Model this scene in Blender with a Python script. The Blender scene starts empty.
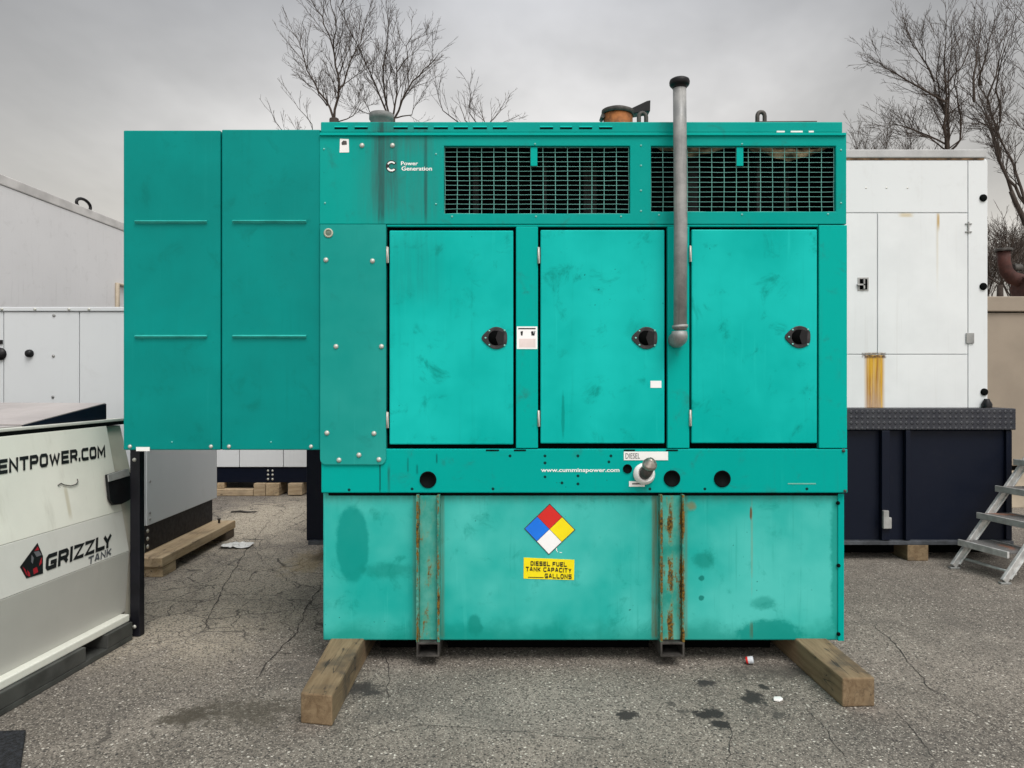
import bpy, bmesh, math, random
from mathutils import Vector, Matrix, noise as mnoise
random.seed(11)
PI = math.pi
scene = bpy.context.scene
COL = scene.collection

# ------------------------------------------------------------------ camera model
F, CX, HY, CAMZ = 720.0, 512.0, 378.0, 1.55
def W(px, py, Y):
    return Vector(((px - CX) / F * Y, Y, CAMZ - (py - HY) / F * Y))
def GP(px, py):
    Y = F * CAMZ / (py - HY)
    return Vector(((px - CX) / F * Y, Y, 0.0))

# ------------------------------------------------------------------ shader graph helper
class S:
    def __init__(s, g, k): s.g, s.k = g, k
    def __add__(a, b): return a.g.m('ADD', a, b)
    def __radd__(a, b): return a.g.m('ADD', b, a)
    def __sub__(a, b): return a.g.m('SUBTRACT', a, b)
    def __rsub__(a, b): return a.g.m('SUBTRACT', b, a)
    def __mul__(a, b): return a.g.m('MULTIPLY', a, b)
    def __rmul__(a, b): return a.g.m('MULTIPLY', b, a)
    def __truediv__(a, b): return a.g.m('DIVIDE', a, b)

class G:
    def __init__(s, nt):
        s.nt = nt; s.n = nt.nodes; s.l = nt.links
    def put(s, sock, v):
        if isinstance(v, S): s.l.new(v.k, sock)
        elif v is not None: sock.default_value = v
    def m(s, op, a, b=None, c=None):
        n = s.n.new('ShaderNodeMath'); n.operation = op
        s.put(n.inputs[0], a)
        if b is not None: s.put(n.inputs[1], b)
        if c is not None: s.put(n.inputs[2], c)
        return S(s, n.outputs[0])
    def clamp(s, a):
        n = s.n.new('ShaderNodeClamp'); s.put(n.inputs[0], a); return S(s, n.outputs[0])
    def coord(s, kind='Object'):
        n = s.n.new('ShaderNodeTexCoord'); return S(s, n.outputs[kind])
    def sep(s, v):
        n = s.n.new('ShaderNodeSeparateXYZ'); s.put(n.inputs[0], v)
        return [S(s, o) for o in n.outputs]
    def comb(s, x, y, z):
        n = s.n.new('ShaderNodeCombineXYZ')
        for i, v in enumerate((x, y, z)): s.put(n.inputs[i], v)
        return S(s, n.outputs[0])
    def map(s, v, sc=(1, 1, 1), loc=(0, 0, 0)):
        n = s.n.new('ShaderNodeMapping'); s.put(n.inputs['Vector'], v)
        n.inputs['Scale'].default_value = sc; n.inputs['Location'].default_value = loc
        return S(s, n.outputs[0])
    def noise(s, v, scale, detail=3.0, rough=0.55, dist=0.0, out=0):
        n = s.n.new('ShaderNodeTexNoise'); s.put(n.inputs['Vector'], v)
        n.inputs['Scale'].default_value = scale; n.inputs['Detail'].default_value = detail
        n.inputs['Roughness'].default_value = rough; n.inputs['Distortion'].default_value = dist
        return S(s, n.outputs[out])
    def vor(s, v, scale, feature='F1', out='Distance', rnd=1.0):
        n = s.n.new('ShaderNodeTexVoronoi'); n.feature = feature; s.put(n.inputs['Vector'], v)
        n.inputs['Scale'].default_value = scale; n.inputs['Randomness'].default_value = rnd
        return S(s, n.outputs[out])
    def ss(s, x, a, b, lo=0.0, hi=1.0):
        n = s.n.new('ShaderNodeMapRange'); n.interpolation_type = 'SMOOTHSTEP'
        s.put(n.inputs[0], x); n.inputs[1].default_value = a; n.inputs[2].default_value = b
        n.inputs[3].default_value = lo; n.inputs[4].default_value = hi
        return S(s, n.outputs[0])
    def mix(s, f, a, b):
        n = s.n.new('ShaderNodeMix'); n.data_type = 'RGBA'
        s.put(n.inputs[0], f)
        for sk, v in ((n.inputs[6], a), (n.inputs[7], b)):
            if isinstance(v, S): s.put(sk, v)
            else: sk.default_value = (*v[:3], 1)
        return S(s, n.outputs[2])
    def vmath(s, op, a, b):
        n = s.n.new('ShaderNodeVectorMath'); n.operation = op
        s.put(n.inputs[0], a)
        if isinstance(b, S): s.put(n.inputs[1], b)
        else: n.inputs[1].default_value = b
        return S(s, n.outputs[0])
    def bump(s, h, strength, dist=0.01):
        n = s.n.new('ShaderNodeBump'); n.inputs['Strength'].default_value = strength
        n.inputs['Distance'].default_value = dist; s.put(n.inputs['Height'], h)
        return S(s, n.outputs[0])
    def blob(s, a, b, ca, cb, ra, rb, wob=None, soft=0.3):
        u = (a - ca) / ra; v = (b - cb) / rb
        d = s.m('SQRT', u * u + v * v)
        if wob is not None: d = d + wob
        return s.ss(d, 1 - soft, 1 + soft, 1.0, 0.0)
    def box(s, a, b, a0, a1, b0, b1, fa=0.01, fb=0.05):
        return (s.ss(a, a0 - fa, a0 + fa) * s.ss(a, a1 - fa, a1 + fa, 1.0, 0.0)) * \
               (s.ss(b, b0 - fb, b0 + fb) * s.ss(b, b1 - fb, b1 + fb, 1.0, 0.0))

def new_mat(name):
    m = bpy.data.materials.new(name); m.use_nodes = True
    g = G(m.node_tree)
    b = m.node_tree.nodes['Principled BSDF']
    return m, g, b

def simple(name, col, rough=0.6, metal=0.0, var=0.12, scale=6.0, bump=0.0, bscale=60, spec=0.4):
    m, g, b = new_mat(name)
    P = g.coord()
    n = g.noise(P, scale, 4)
    c = g.mix(g.ss(n, 0.3, 0.7), [max(0, v * (1 - var)) for v in col], [min(1, v * (1 + var)) for v in col])
    g.put(b.inputs['Base Color'], c)
    g.put(b.inputs['Roughness'], g.ss(g.noise(P, scale * 3, 3), 0.2, 0.8, max(0.05, rough - .1), min(1, rough + .1)))
    b.inputs['Metallic'].default_value = metal
    b.inputs['Specular IOR Level'].default_value = spec
    if bump: g.put(b.inputs['Normal'], g.bump(g.noise(P, bscale, 4), bump, 0.004))
    return m

def paint(name, col, rough=0.42, fade=None, fade_amt=0.35, dirt=0.25, blobs=(), boxes=(), speck=0.3,
          dent=0.1, dirtcol=(0.03, 0.10, 0.085), streak=0.25, spec=0.05, zdirt=None, runs=None):
    """weathered sheet-metal paint; blobs / boxes are stains with a place of their own (local x, z)"""
    m, g, b = new_mat(name)
    P = g.coord(); x, y, z = g.sep(P)
    big = g.noise(P, 1.3, 4, .6)
    mid = g.noise(P, 5.5, 5, .6)
    fine = g.noise(P, 45, 3, .6)
    c = g.mix(g.ss(big, .3, .7) * fade_amt + (mid - .5) * .25 * (1 if fade else .3), col, fade or [min(1, v * 1.1) for v in col])
    # vertical rain streaks
    st = g.noise(g.map(P, (26, 26, .9)), 1.0, 4, .65)
    c = g.mix(g.ss(st, .55, .8) * streak * g.ss(mid, .35, .6), c, dirtcol)
    if fade: c = g.mix(g.ss(g.noise(g.map(P, (34, 34, 1.4), (5, 2, 3)), 1.0, 3, .6), .6, .85) * streak * .6, c, [min(1, v * 1.45 + .03) for v in fade])
    # smudges and specks
    c = g.mix(g.ss(g.noise(P, 6, 6, .72, .5), .54, .74) * dirt, c, dirtcol)
    v = g.vor(g.vmath('ADD', P, g.vmath('MULTIPLY', g.noise(P, 9, 2, out=1), (.06, .06, .06))), 21)
    c = g.mix(g.ss(v, .035, .10, 1, 0) * g.ss(g.noise(P, 2.7, 2), .53, .63) * speck, c, [q * .35 for q in dirtcol])
    if zdirt:
        z0, z1, amt = zdirt
        c = g.mix(g.ss(z + (mid - .5) * .22, z0, z1, 1, 0) * amt, c, dirtcol)
    wob = (mid - .5) * 1.1 + (fine - .5) * .5 + (g.noise(P, 17, 4, .7) - .5) * .9
    for (bx, bz, rx, rz, amt, bc, soft) in blobs:
        c = g.mix(g.blob(x, z, bx, bz, rx, rz, wob if soft > .12 else wob * .32, soft) * amt, c, bc)
    for (x0, x1, z0, z1, amt, bc, fx, fz) in boxes:
        nn = g.ss(g.noise(g.map(P, (60, 60, 3)), 1.0, 3, .7), .25, .7, .25, 1.0)
        c = g.mix(g.box(x, z, x0, x1, z0, z1, fx, fz) * nn * amt, c, bc)
    if runs:                                   # rust runs: (colour, amount)
        rr = g.ss(g.noise(g.map(P, (40, 40, 1.2), (9, 4, 1)), 1.0, 5, .7), .66, .75) * g.ss(mid, .45, .6)
        c = g.mix(rr * runs[1], c, runs[0])
    g.put(b.inputs['Base Color'], c)
    g.put(b.inputs['Roughness'], g.clamp(rough + (mid - .5) * .35 + (fine - .5) * .15))
    b.inputs['Specular IOR Level'].default_value = spec
    h = g.noise(P, 1.8, 2, .4) * 1.0 + fine * .012
    g.put(b.inputs['Normal'], g.bump(h, dent, .03))
    return m

# ------------------------------------------------------------------ mesh builder
class MB:
    def __init__(s): s.v = []; s.f = []; s.mi = []; s.sm = []
    def face(s, idx, mi=0, sm=False): s.f.append(idx); s.mi.append(mi); s.sm.append(sm)
    def poly(s, pts, mi=0):
        n = len(s.v); s.v += [tuple(p) for p in pts]; s.face(list(range(n, n + len(pts))), mi); return s
    def box(s, x0, x1, y0, y1, z0, z1, mi=0):
        n = len(s.v)
        s.v += [(x, y, z) for z in (z0, z1) for y in (y0, y1) for x in (x0, x1)]
        for q in ((0, 2, 3, 1), (4, 5, 7, 6), (0, 1, 5, 4), (2, 6, 7, 3), (0, 4, 6, 2), (1, 3, 7, 5)):
            s.face([n + i for i in q], mi)
        return s
    def prism(s, pts, vec, mi=0):
        """extrude polygon pts (3D, ordered) along vec"""
        n = len(s.v); k = len(pts); vec = Vector(vec)
        s.v += [tuple(p) for p in pts] + [tuple(Vector(p) + vec) for p in pts]
        s.face(list(range(n + k - 1, n - 1, -1)), mi); s.face(list(range(n + k, n + 2 * k)), mi)
        for i in range(k):
            j = (i + 1) % k; s.face([n + i, n + j, n + k + j, n + k + i], mi)
        return s
    def tube(s, pts, rad, seg=12, mi=0, caps=True, smooth=True):
        pts = [Vector(p) for p in pts]
        if not hasattr(rad, '__len__'): rad = [rad] * len(pts)
        t0 = (pts[1] - pts[0]).normalized()
        ref = Vector((0, 0, 1)) if abs(t0.z) < .9 else Vector((1, 0, 0))
        u = t0.cross(ref).normalized(); n0 = len(s.v)
        for i, p in enumerate(pts):
            t = (pts[min(i + 1, len(pts) - 1)] - pts[max(i - 1, 0)])
            t = t.normalized() if t.length > 1e-9 else t0
            u = (u - t * u.dot(t))
            u = u.normalized() if u.length > 1e-6 else t.orthogonal().normalized()
            w = t.cross(u)
            for k in range(seg):
                a = 2 * PI * k / seg
                s.v.append(tuple(p + (u * math.cos(a) + w * math.sin(a)) * rad[i]))
        for i in range(len(pts) - 1):
            for k in range(seg):
                a = n0 + i * seg + k; b = n0 + i * seg + (k + 1) % seg
                s.face([a, b, b + seg, a + seg], mi, smooth)
        if caps:
            s.face([n0 + k for k in range(seg - 1, -1, -1)], mi)
            e = n0 + (len(pts) - 1) * seg
            s.face([e + k for k in range(seg)], mi)
        return s
    def lathe(s, c, prof, axis=(0, 0, 1), seg=20, mi=0, smooth=True):
        """profile [(r, h)] revolved about axis through c"""
        ax = Vector(axis).normalized(); c = Vector(c)
        u = ax.orthogonal().normalized(); w = ax.cross(u); n0 = len(s.v)
        for r, h in prof:
            for k in range(seg):
                a = 2 * PI * k / seg
                s.v.append(tuple(c + ax * h + (u * math.cos(a) + w * math.sin(a)) * max(r, 1e-5)))
        for i in range(len(prof) - 1):
            for k in range(seg):
                a = n0 + i * seg + k; b = n0 + i * seg + (k + 1) % seg
                s.face([a, b, b + seg, a + seg], mi, smooth)
        return s
    def holed(s, x0, x1, z0, z1, holes, y0, y1, mi=0):
        """plate in xz with rectangular holes"""
        xs = sorted({x0, x1, *[h[0] for h in holes], *[h[1] for h in holes]})
        zs = sorted({z0, z1, *[h[2] for h in holes], *[h[3] for h in holes]})
        def solid(i, j):
            if i < 0 or j < 0 or i >= len(xs) - 1 or j >= len(zs) - 1: return False
            cx, cz = (xs[i] + xs[i + 1]) / 2, (zs[j] + zs[j + 1]) / 2
            return not any(h[0] < cx < h[1] and h[2] < cz < h[3] for h in holes)
        for i in range(len(xs) - 1):
            for j in range(len(zs) - 1):
                if not solid(i, j): continue
                a, b, c, d = xs[i], xs[i + 1], zs[j], zs[j + 1]
                s.poly([(a, y0, c), (b, y0, c), (b, y0, d), (a, y0, d)], mi)
                s.poly([(b, y1, c), (a, y1, c), (a, y1, d), (b, y1, d)], mi)
                if not solid(i - 1, j): s.poly([(a, y1, c), (a, y0, c), (a, y0, d), (a, y1, d)], mi)
                if not solid(i + 1, j): s.poly([(b, y0, c), (b, y1, c), (b, y1, d), (b, y0, d)], mi)
                if not solid(i, j - 1): s.poly([(a, y1, c), (b, y1, c), (b, y0, c), (a, y0, c)], mi)
                if not solid(i, j + 1): s.poly([(a, y0, d), (b, y0, d), (b, y1, d), (a, y1, d)], mi)
        return s
    def build(s, name, mats, parent=None, bevel=0, label=None, seg=2, loc=None, wob=0):
        me = bpy.data.meshes.new(name)
        me.from_pydata(s.v, [], s.f)
        me.polygons.foreach_set('material_index', s.mi)
        me.polygons.foreach_set('use_smooth', s.sm)
        for m in (mats if isinstance(mats, (list, tuple)) else [mats]): me.materials.append(m)
        bm = bmesh.new(); bm.from_mesh(me)
        if bevel or wob: bmesh.ops.remove_doubles(bm, verts=bm.verts, dist=1e-5)
        bmesh.ops.recalc_face_normals(bm, faces=bm.faces)
        if bevel:
            es = [e for e in bm.edges if len(e.link_faces) == 2 and e.calc_face_angle(0) > .5]
            bmesh.ops.bevel(bm, geom=es, offset=bevel, segments=seg, affect='EDGES', profile=.5, clamp_overlap=True)
        bm.to_mesh(me); bm.free()
        o = bpy.data.objects.new(name, me); COL.objects.link(o)
        if parent: o.parent = parent
        if loc is not None: o.location = loc
        if label: o['label'] = label
        return o

def thing(name, label, cat, loc=(0, 0, 0), rz=0, group=None):
    o = bpy.data.objects.new(name, None); COL.objects.link(o)
    o.empty_display_size = .2
    o.location = loc; o.rotation_euler = (0, 0, rz); o['label'] = label; o['category'] = cat
    if group: o['group'] = group
    return o
def tag(o, label, cat, group=None):
    o['label'] = label; o['category'] = cat
    if group: o['group'] = group
    return o
def inst(o, parent, loc):
    c = o.copy(); COL.objects.link(c); c.parent = parent; c.location = loc
    return c

def text(s, name, mat, parent, org, u, v, width, height, bold=0.0, shear=0.0, spacing=1.0, lift=(0, 0, 0)):
    """flat lettering: lower-left corner org, spans width along u and height along v"""
    cu = bpy.data.curves.new('lettering', 'FONT'); cu.body = s; cu.size = 1; cu.offset = bold
    cu.shear = shear; cu.space_character = spacing; cu.resolution_u = 3
    t = bpy.data.objects.new('lettering', cu); COL.objects.link(t)
    bpy.context.view_layer.update()
    dg = bpy.context.evaluated_depsgraph_get()
    me0 = t.evaluated_get(dg).to_mesh()
    vs = [q.co.copy() for q in me0.vertices]; fs = [list(p.vertices) for p in me0.polygons]
    t.evaluated_get(dg).to_mesh_clear()
    bpy.data.objects.remove(t); bpy.data.curves.remove(cu)
    x0 = min(q.x for q in vs); x1 = max(q.x for q in vs); y0 = min(q.y for q in vs); y1 = max(q.y for q in vs)
    u = Vector(u); v = Vector(v); org = Vector(org) + Vector(lift)
    mb = MB(); mb.v = [tuple(org + u * ((q.x - x0) / (x1 - x0) * width) + v * ((q.y - y0) / (y1 - y0) * height)) for q in vs]
    for f in fs: mb.face(f)
    me = bpy.data.meshes.new(name); me.from_pydata(mb.v, [], mb.f); me.materials.append(mat)
    o = bpy.data.objects.new(name, me); COL.objects.link(o); o.parent = parent
    return o


c_ = .16
GLYPH = {
 'A': [[(0, 0), (.38, 1), (.62, 1), (1, 0)], [(.16, .3), (.84, .3)]],
 'C': [[(1, 1), (c_, 1), (0, 1 - c_), (0, c_), (c_, 0), (1, 0)]],
 'D': [[(0, 0), (0, 1), (1 - c_, 1), (1, 1 - c_), (1, c_), (1 - c_, 0), (0, 0)]],
 'E': [[(1, 1), (0, 1), (0, 0), (1, 0)], [(0, .5), (.9, .5)]],
 'F': [[(1, 1), (0, 1), (0, 0)], [(0, .5), (.85, .5)]],
 'G': [[(1, 1), (c_, 1), (0, 1 - c_), (0, c_), (c_, 0), (1, 0), (1, .42), (.58, .42)]],
 'I': [[(0, 0), (0, 1)]],
 'K': [[(0, 0), (0, 1)], [(1, 1), (.25, .52), (1, 0)], [(0, .52), (.3, .52)]],
 'L': [[(0, 1), (0, 0), (1, 0)]],
 'M': [[(0, 0), (0, 1), (.5, .25), (1, 1), (1, 0)]],
 'N': [[(0, 0), (0, 1), (1, 0), (1, 1)]],
 'O': [[(c_, 0), (0, c_), (0, 1 - c_), (c_, 1), (1 - c_, 1), (1, 1 - c_), (1, c_), (1 - c_, 0), (c_, 0)]],
 'P': [[(0, 0), (0, 1), (1 - c_, 1), (1, 1 - c_), (1, .62), (1 - c_, .44), (0, .44)]],
 'R': [[(0, 0), (0, 1), (1 - c_, 1), (1, 1 - c_), (1, .62), (1 - c_, .44), (0, .44)], [(.6, .44), (1, 0)]],
 'S': [[(1, 1), (0, 1), (0, .5), (1, .5), (1, 0), (0, 0)]],
 'T': [[(0, 1), (1, 1)], [(.5, 1), (.5, 0)]],
 'U': [[(0, 1), (0, c_), (c_, 0), (1 - c_, 0), (1, c_), (1, 1)]],
 'W': [[(0, 1), (.24, 0), (.5, .8), (.76, 0), (1, 1)]],
 'Y': [[(0, 1), (.5, .42), (1, 1)], [(.5, .42), (.5, 0)]],
 'Z': [[(0, 1), (1, 1), (0, 0), (1, 0)]],
 '.': [[(0, .0), (0, .06)]], ' ': []}
GW = {'I': .0, '.': .0, ' ': .5, 'M': 1.25, 'W': 1.5}
def block_text(s, name, mat, parent, org, u, v, width, height, weight=.2, aspect=1.0, shear=0.0, gap=.32):
    """square-cornered sign lettering drawn as mitred strokes"""
    mb = MB(); x = 0.0; quads = []
    for ch in s:
        w = GW.get(ch, 1.0) * aspect * .78
        for k, pl in enumerate(GLYPH[ch]):
            pts = [Vector((x + p[0] * w, weight / 2 + p[1] * (1 - weight))) for p in pl]
            closed = (pl[0] == pl[-1]) and len(pl) > 2
            if closed: pts = pts[:-1]
            n = len(pts); L = []; Rr = []
            for i in range(n):
                a = pts[i - 1] if (i or closed) else None; b = pts[(i + 1) % n] if (i < n - 1 or closed) else None
                d1 = (pts[i] - a).normalized() if a is not None else None; d2 = (b - pts[i]).normalized() if b is not None else None
                p = pts[i]
                if d1 is None: d = d2; p = p - d * (weight / 2 if abs(d.x) < .05 or abs(d.y) < .05 else 0); nn = Vector((-d.y, d.x)); m = 1
                elif d2 is None: d = d1; p = p + d * (weight / 2 if abs(d.x) < .05 or abs(d.y) < .05 else 0); nn = Vector((-d.y, d.x)); m = 1
                else:
                    n1, n2 = Vector((-d1.y, d1.x)), Vector((-d2.y, d2.x)); nn = (n1 + n2)
                    nn = nn.normalized() if nn.length > 1e-4 else n1; m = min(1.7, 1 / max(.3, nn.dot(n1)))
                L.append(p + nn * weight / 2 * m); Rr.append(p - nn * weight / 2 * m)
            for i in range(n if closed else n - 1):
                j = (i + 1) % n; quads.append((k * .0004 + i * .00004, [Rr[i], Rr[j], L[j], L[i]]))
        x += w + weight + (gap - weight * .25 if ch != ' ' else 0) - (.34 if ch == 'L' and s.endswith('LY') and s.index('LY') == s.rindex(ch) else 0)
    xs = [q.x + q.y * shear for _, qs in quads for q in qs]; x0, x1 = min(xs), max(xs)
    u = Vector(u); v = Vector(v); nrm = u.cross(v).normalized()
    for lift, qs in quads:
        mb.poly([Vector(org) + u * ((q.x + q.y * shear - x0) / (x1 - x0) * width) + v * (q.y * height) + nrm * lift for q in qs])
    me = bpy.data.meshes.new(name); me.from_pydata(mb.v, [], mb.f); me.materials.append(mat)
    o = bpy.data.objects.new(name, me); COL.objects.link(o); o.parent = parent
    return o

# ------------------------------------------------------------------ materials
TEAL = (0.000, 0.35, 0.305)
DARKTEAL = (0.004, 0.10, 0.085)
RUST = (0.20, 0.075, 0.018)
gx = lambda px: (px - CX) * 3.87 / F                 # generator plane, local x / z
gz = lambda py: CAMZ - (py - HY) * 3.87 / F
gs = 3.87 / F

M_duct = paint('duct_teal_paint', (0.0, 0.195, 0.175), .42, fade=(0.0, 0.25, 0.225), fade_amt=.8, dirt=.4, speck=.3, streak=.2, dent=.35, spec=.08, dirtcol=(0, .12, .10))
M_door = paint('door_teal_paint', (0.0, 0.365, 0.325), .38, fade=(.008, .48, .435), fade_amt=1.0, dirt=.75, speck=.85, streak=.3, dent=.3, spec=.06,
               boxes=[(gx(389), gx(818), gz(446), gz(440), .45, (0, .15, .12), .0, .03), (gx(389), gx(440), gz(300), gz(229), .35, (.01, .20, .175), .05, .08)],
               dirtcol=(0.0, .20, .165), blobs=[(gx(563), gz(415), .008, .12, .6, (.0, .2, .17), .3), (gx(640), gz(330), .07, .05, .25, (.0, .22, .18), .4)])
M_band = paint('upper_panel_teal_paint', (0.0, 0.29, 0.25), .42, fade=(.015, .34, .30), dirt=.4, speck=.25, streak=.15, dent=.12,
               boxes=[(gx(378), gx(384), gz(222), gz(122), .95, (.012, .035, .033), .006, .05),
                      (gx(372), gx(398), gz(205), gz(121), .75, (.035, .095, .09), .02, .15),
                      (gx(424), gx(427), gz(222), gz(134), .85, (.012, .05, .045), .005, .06),
                      (gx(384), gx(428), gz(150), gz(131), .45, (.05, .12, .11), .06, .06),
                      (gx(360), gx(440), gz(222), gz(131), .38, (.04, .14, .125), .08, .1)])
M_frame = paint('frame_teal_paint', TEAL, .4, fade=(.0, .39, .33), dirt=.4, speck=.4, streak=.2, dent=.08)
M_side = paint('faded_access_panel_paint', (.006, .25, .22), .5, fade=(.03, .34, .30), fade_amt=.6, dirt=.35, speck=.2, streak=.5, dent=.12,
               dirtcol=(.01, .16, .14))
M_rail = paint('base_rail_teal_paint', (0.0, 0.325, 0.285), .42, fade=(.0, .37, .325), dirt=.4, speck=.5, streak=.15, dent=.08,
               boxes=[(gx(379.2), gx(380.6), gz(492), gz(462), .95, (.004, .02, .02), .002, .02),
                      (gx(387.5), gx(390), gz(493), gz(468), .8, (.02, .03, .02), .003, .03),
                      (gx(407), gx(408.5), gz(472), gz(458), .8, (.003, .02, .02), .003, .01),
                      (gx(436), gx(437.5), gz(463), gz(454), .8, (.003, .02, .02), .003, .01),
                      (gx(416), gx(418), gz(474), gz(465), .7, (.003, .02, .02), .003, .01)]
               , blobs=[(gx(px), gz(py), .008, .008, .95, (.004, .02, .02), .1) for px, py in
                        [(349, 490), (412, 489), (510, 456), (545, 456), (545, 463), (578, 456), (611, 456), (609, 462), (545, 477), (562, 483), (578, 484), (578, 476), (493, 489), (650, 489), (705, 489), (807, 489)]])
M_tank = paint('faded_tank_paint', (.012, .36, .318), .5, fade=(.085, .51, .46), fade_amt=.9, dirt=.6, speck=.8, streak=.45, dent=.14,
               dirtcol=(.004, .22, .175), zdirt=(.14, .26, .65),
               boxes=[(gx(653), gx(659), gz(640), gz(494), .75, (.15, .105, .035), .006, .02), (gx(684), gx(689), gz(640), gz(494), .5, (.15, .12, .05), .008, .02),
                      (gx(412), gx(417), gz(640), gz(494), .4, (.12, .13, .06), .008, .02), (gx(440), gx(444), gz(640), gz(494), .5, (.12, .10, .04), .006, .02),
                      (gx(323), gx(845), gz(502), gz(494), .4, (.06, .20, .16), .01, .03), (gx(752), gx(755), gz(640), gz(625), .8, (.08, .10, .04), .004, .02)],
               blobs=[(gx(351), gz(545), 16.5 * gs, 40 * gs, .8, (.004, .25, .215), .12),
                      (gx(773), gz(637), 33 * gs, 14 * gs, .8, (.006, .25, .21), .2),
                      (gx(388), gz(572), 26 * gs, 8 * gs, .55, (.006, .22, .18), .4),
                      (gx(475), gz(627), 7 * gs, 10 * gs, .7, (.006, .22, .18), .3),
                      (gx(705), gz(562), 10 * gs, 8 * gs, .6, (.006, .20, .16), .4),
                      (gx(703), gz(580), 3 * gs, 3 * gs, .8, (.004, .15, .12), .2),
                      (gx(703), gz(600), 3 * gs, 3 * gs, .8, (.004, .15, .12), .2),
                      (gx(765), gz(605), 12 * gs, 6 * gs, .5, (.006, .22, .18), .4),
                      (gx(693), gz(507), 5 * gs, 5 * gs, .7, (.22, .17, .06), .4),
                      (gx(754), gz(545), 1.0 * gs, 45 * gs, .3, (.22, .18, .07), .5),
                      (gx(753), gz(515), 1 * gs, 6 * gs, .9, (.12, .06, .02), .3),
                      (gx(841), gz(565), 7 * gs, 90 * gs, .75, (.006, .25, .205), .3)])

def rusty_channel(name, amt, cxs, mid_c, mid_amt):
    m, g, b = new_mat(name)
    P = g.coord(); x, y, z = g.sep(P)
    n1 = g.noise(g.map(P, (16, 16, 5)), 1.0, 6, .78); n2 = g.noise(P, 70, 4, .65); n3 = g.noise(P, 3.5, 5, .65)
    base = g.mix(g.ss(n3, .35, .65), (.015, .25, .20), (.09, .37, .31))
    edge = None
    for c in cxs:
        d = g.m('ABSOLUTE', (x - c)); e = g.ss(d, .0, .016, 1, 0)
        edge = e if edge is None else g.m('MAXIMUM', edge, e)
    web = g.ss(g.m('ABSOLUTE', x - mid_c + (n1 - .5) * .05), .004, .024, 1, 0) * mid_amt * g.ss(n3, .3, .55)
    base = g.mix(edge * g.ss(n2, .3, .6) * .6, base, (.02, .075, .05))
    mask = g.ss(n1 + edge * .17 + web * .24 + (n2 - .5) * .4 + (n3 - .5) * .45, .60 - amt, .70 - amt)
    halo = g.ss(n1 + edge * .14 + web * .35 + (n3 - .5) * .4, .5 - amt, .68 - amt)
    base = g.mix(halo * .45, base, (.20, .24, .11))
    rc = g.mix(g.ss(n2, .35, .65), (.022, .014, .007), (.19, .115, .022))
    g.put(b.inputs['Base Color'], g.mix(mask, base, rc))
    b.inputs['Roughness'].default_value = .75; b.inputs['Specular IOR Level'].default_value = .15
    g.put(b.inputs['Normal'], g.bump(mask * .4 + n2 * .3, .5, .004))
    return m
M_channel_light = rusty_channel('lightly_rusted_channel', -.01, (gx(418), gx(438.5)), gx(430), .12)
M_channel_heavy = rusty_channel('heavily_rusted_channel', .02, (gx(661), gx(682)), gx(671), .62)
M_dark = simple('dark_enclosure_interior', (.0015, .002, .002), .9, spec=.05)
M_black = simple('black_plastic', (.006, .006, .007), .45, spec=.25)
M_gap = simple('black_seal_and_gap', (.002, .003, .003), .8, spec=.08)
M_latch = simple('worn_black_steel', (.028, .027, .029), .4, .3, .5, 30)
M_galv = simple('galvanized_steel', (.36, .37, .37), .42, .85, .3, 22, .1)
def pipe_metal():
    m, g, b = new_mat('weathered_steel_pipe')
    P = g.coord(); n = g.noise(P, 9, 4, .65); st = g.noise(g.map(P, (60, 60, 2)), 1.0, 4, .7); f = g.noise(P, 80, 3, .7)
    c = g.mix(g.ss(n, .3, .7), (.20, .205, .205), (.33, .33, .32))
    c = g.mix(g.ss(st, .5, .75) * .5, c, (.12, .12, .118)); c = g.mix(g.ss(f, .58, .72) * .35, c, (.42, .42, .40))
    g.put(b.inputs['Base Color'], c); b.inputs['Metallic'].default_value = .25
    g.put(b.inputs['Roughness'], g.ss(n, .2, .8, .42, .65)); g.put(b.inputs['Normal'], g.bump(f, .25, .003)); return m
M_galv_dark = pipe_metal()
M_zinc = simple('zinc_bolt', (.48, .48, .44), .45, .4)
M_steel_dark = simple('dark_oxidised_steel', (.07, .065, .06), .6, .5, .4, 18, .2)
M_rustpipe = simple('rusted_exhaust_steel', (.21, .075, .02), .8, 0, .5, 16, .4)
M_rustbrown = simple('rust_brown_pipe', (.050, .016, .012), .75, 0, .4, 8, .3)
M_whitelabel = simple('white_label', (.78, .78, .76), .5, var=.04)
M_whitetext = simple('white_lettering', (.8, .82, .8), .5, var=.04)
M_blacktext = simple('black_lettering', (.008, .008, .009), .5)
M_graytext = simple('dark_grey_lettering', (.07, .075, .085), .5)
M_red = simple('red_vinyl', (.62, .02, .015), .4, var=.05)
M_blue = simple('blue_vinyl', (.005, .17, .75), .4, var=.05)
M_yellow = simple('yellow_vinyl', (.85, .70, .004), .4, var=.05)
M_white = simple('white_vinyl', (.85, .85, .85), .4, var=.03)
M_wire = simple('teal_wire', (.17, .44, .39), .5)
M_insul = simple('beige_insulation', (.32, .26, .17), .95, 0, .8, 14, .9, 40)
M_brass = simple('worn_brass_fitting', (.30, .27, .24), .4, .7, .35, 40)
M_white_enc = paint('white_enclosure_paint', (.66, .68, .69), .42, dirt=.10, speck=.12, streak=.22, dent=.06, dirtcol=(.36, .34, .31), runs=((.45, .28, .08), .12))
M_low = paint('light_grey_enclosure_paint', (.54, .56, .575), .45, dirt=.12, speck=.1, streak=.1, dent=.05, dirtcol=(.34, .34, .34))
M_trailer = paint('weathered_white_wall', (.66, .66, .67), .5, dirt=.2, speck=.1, streak=.38, dent=.12, dirtcol=(.33, .32, .31))
M_cap = simple('grey_roof_cap', (.40, .40, .40), .55, 0, .12, 5)
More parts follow.
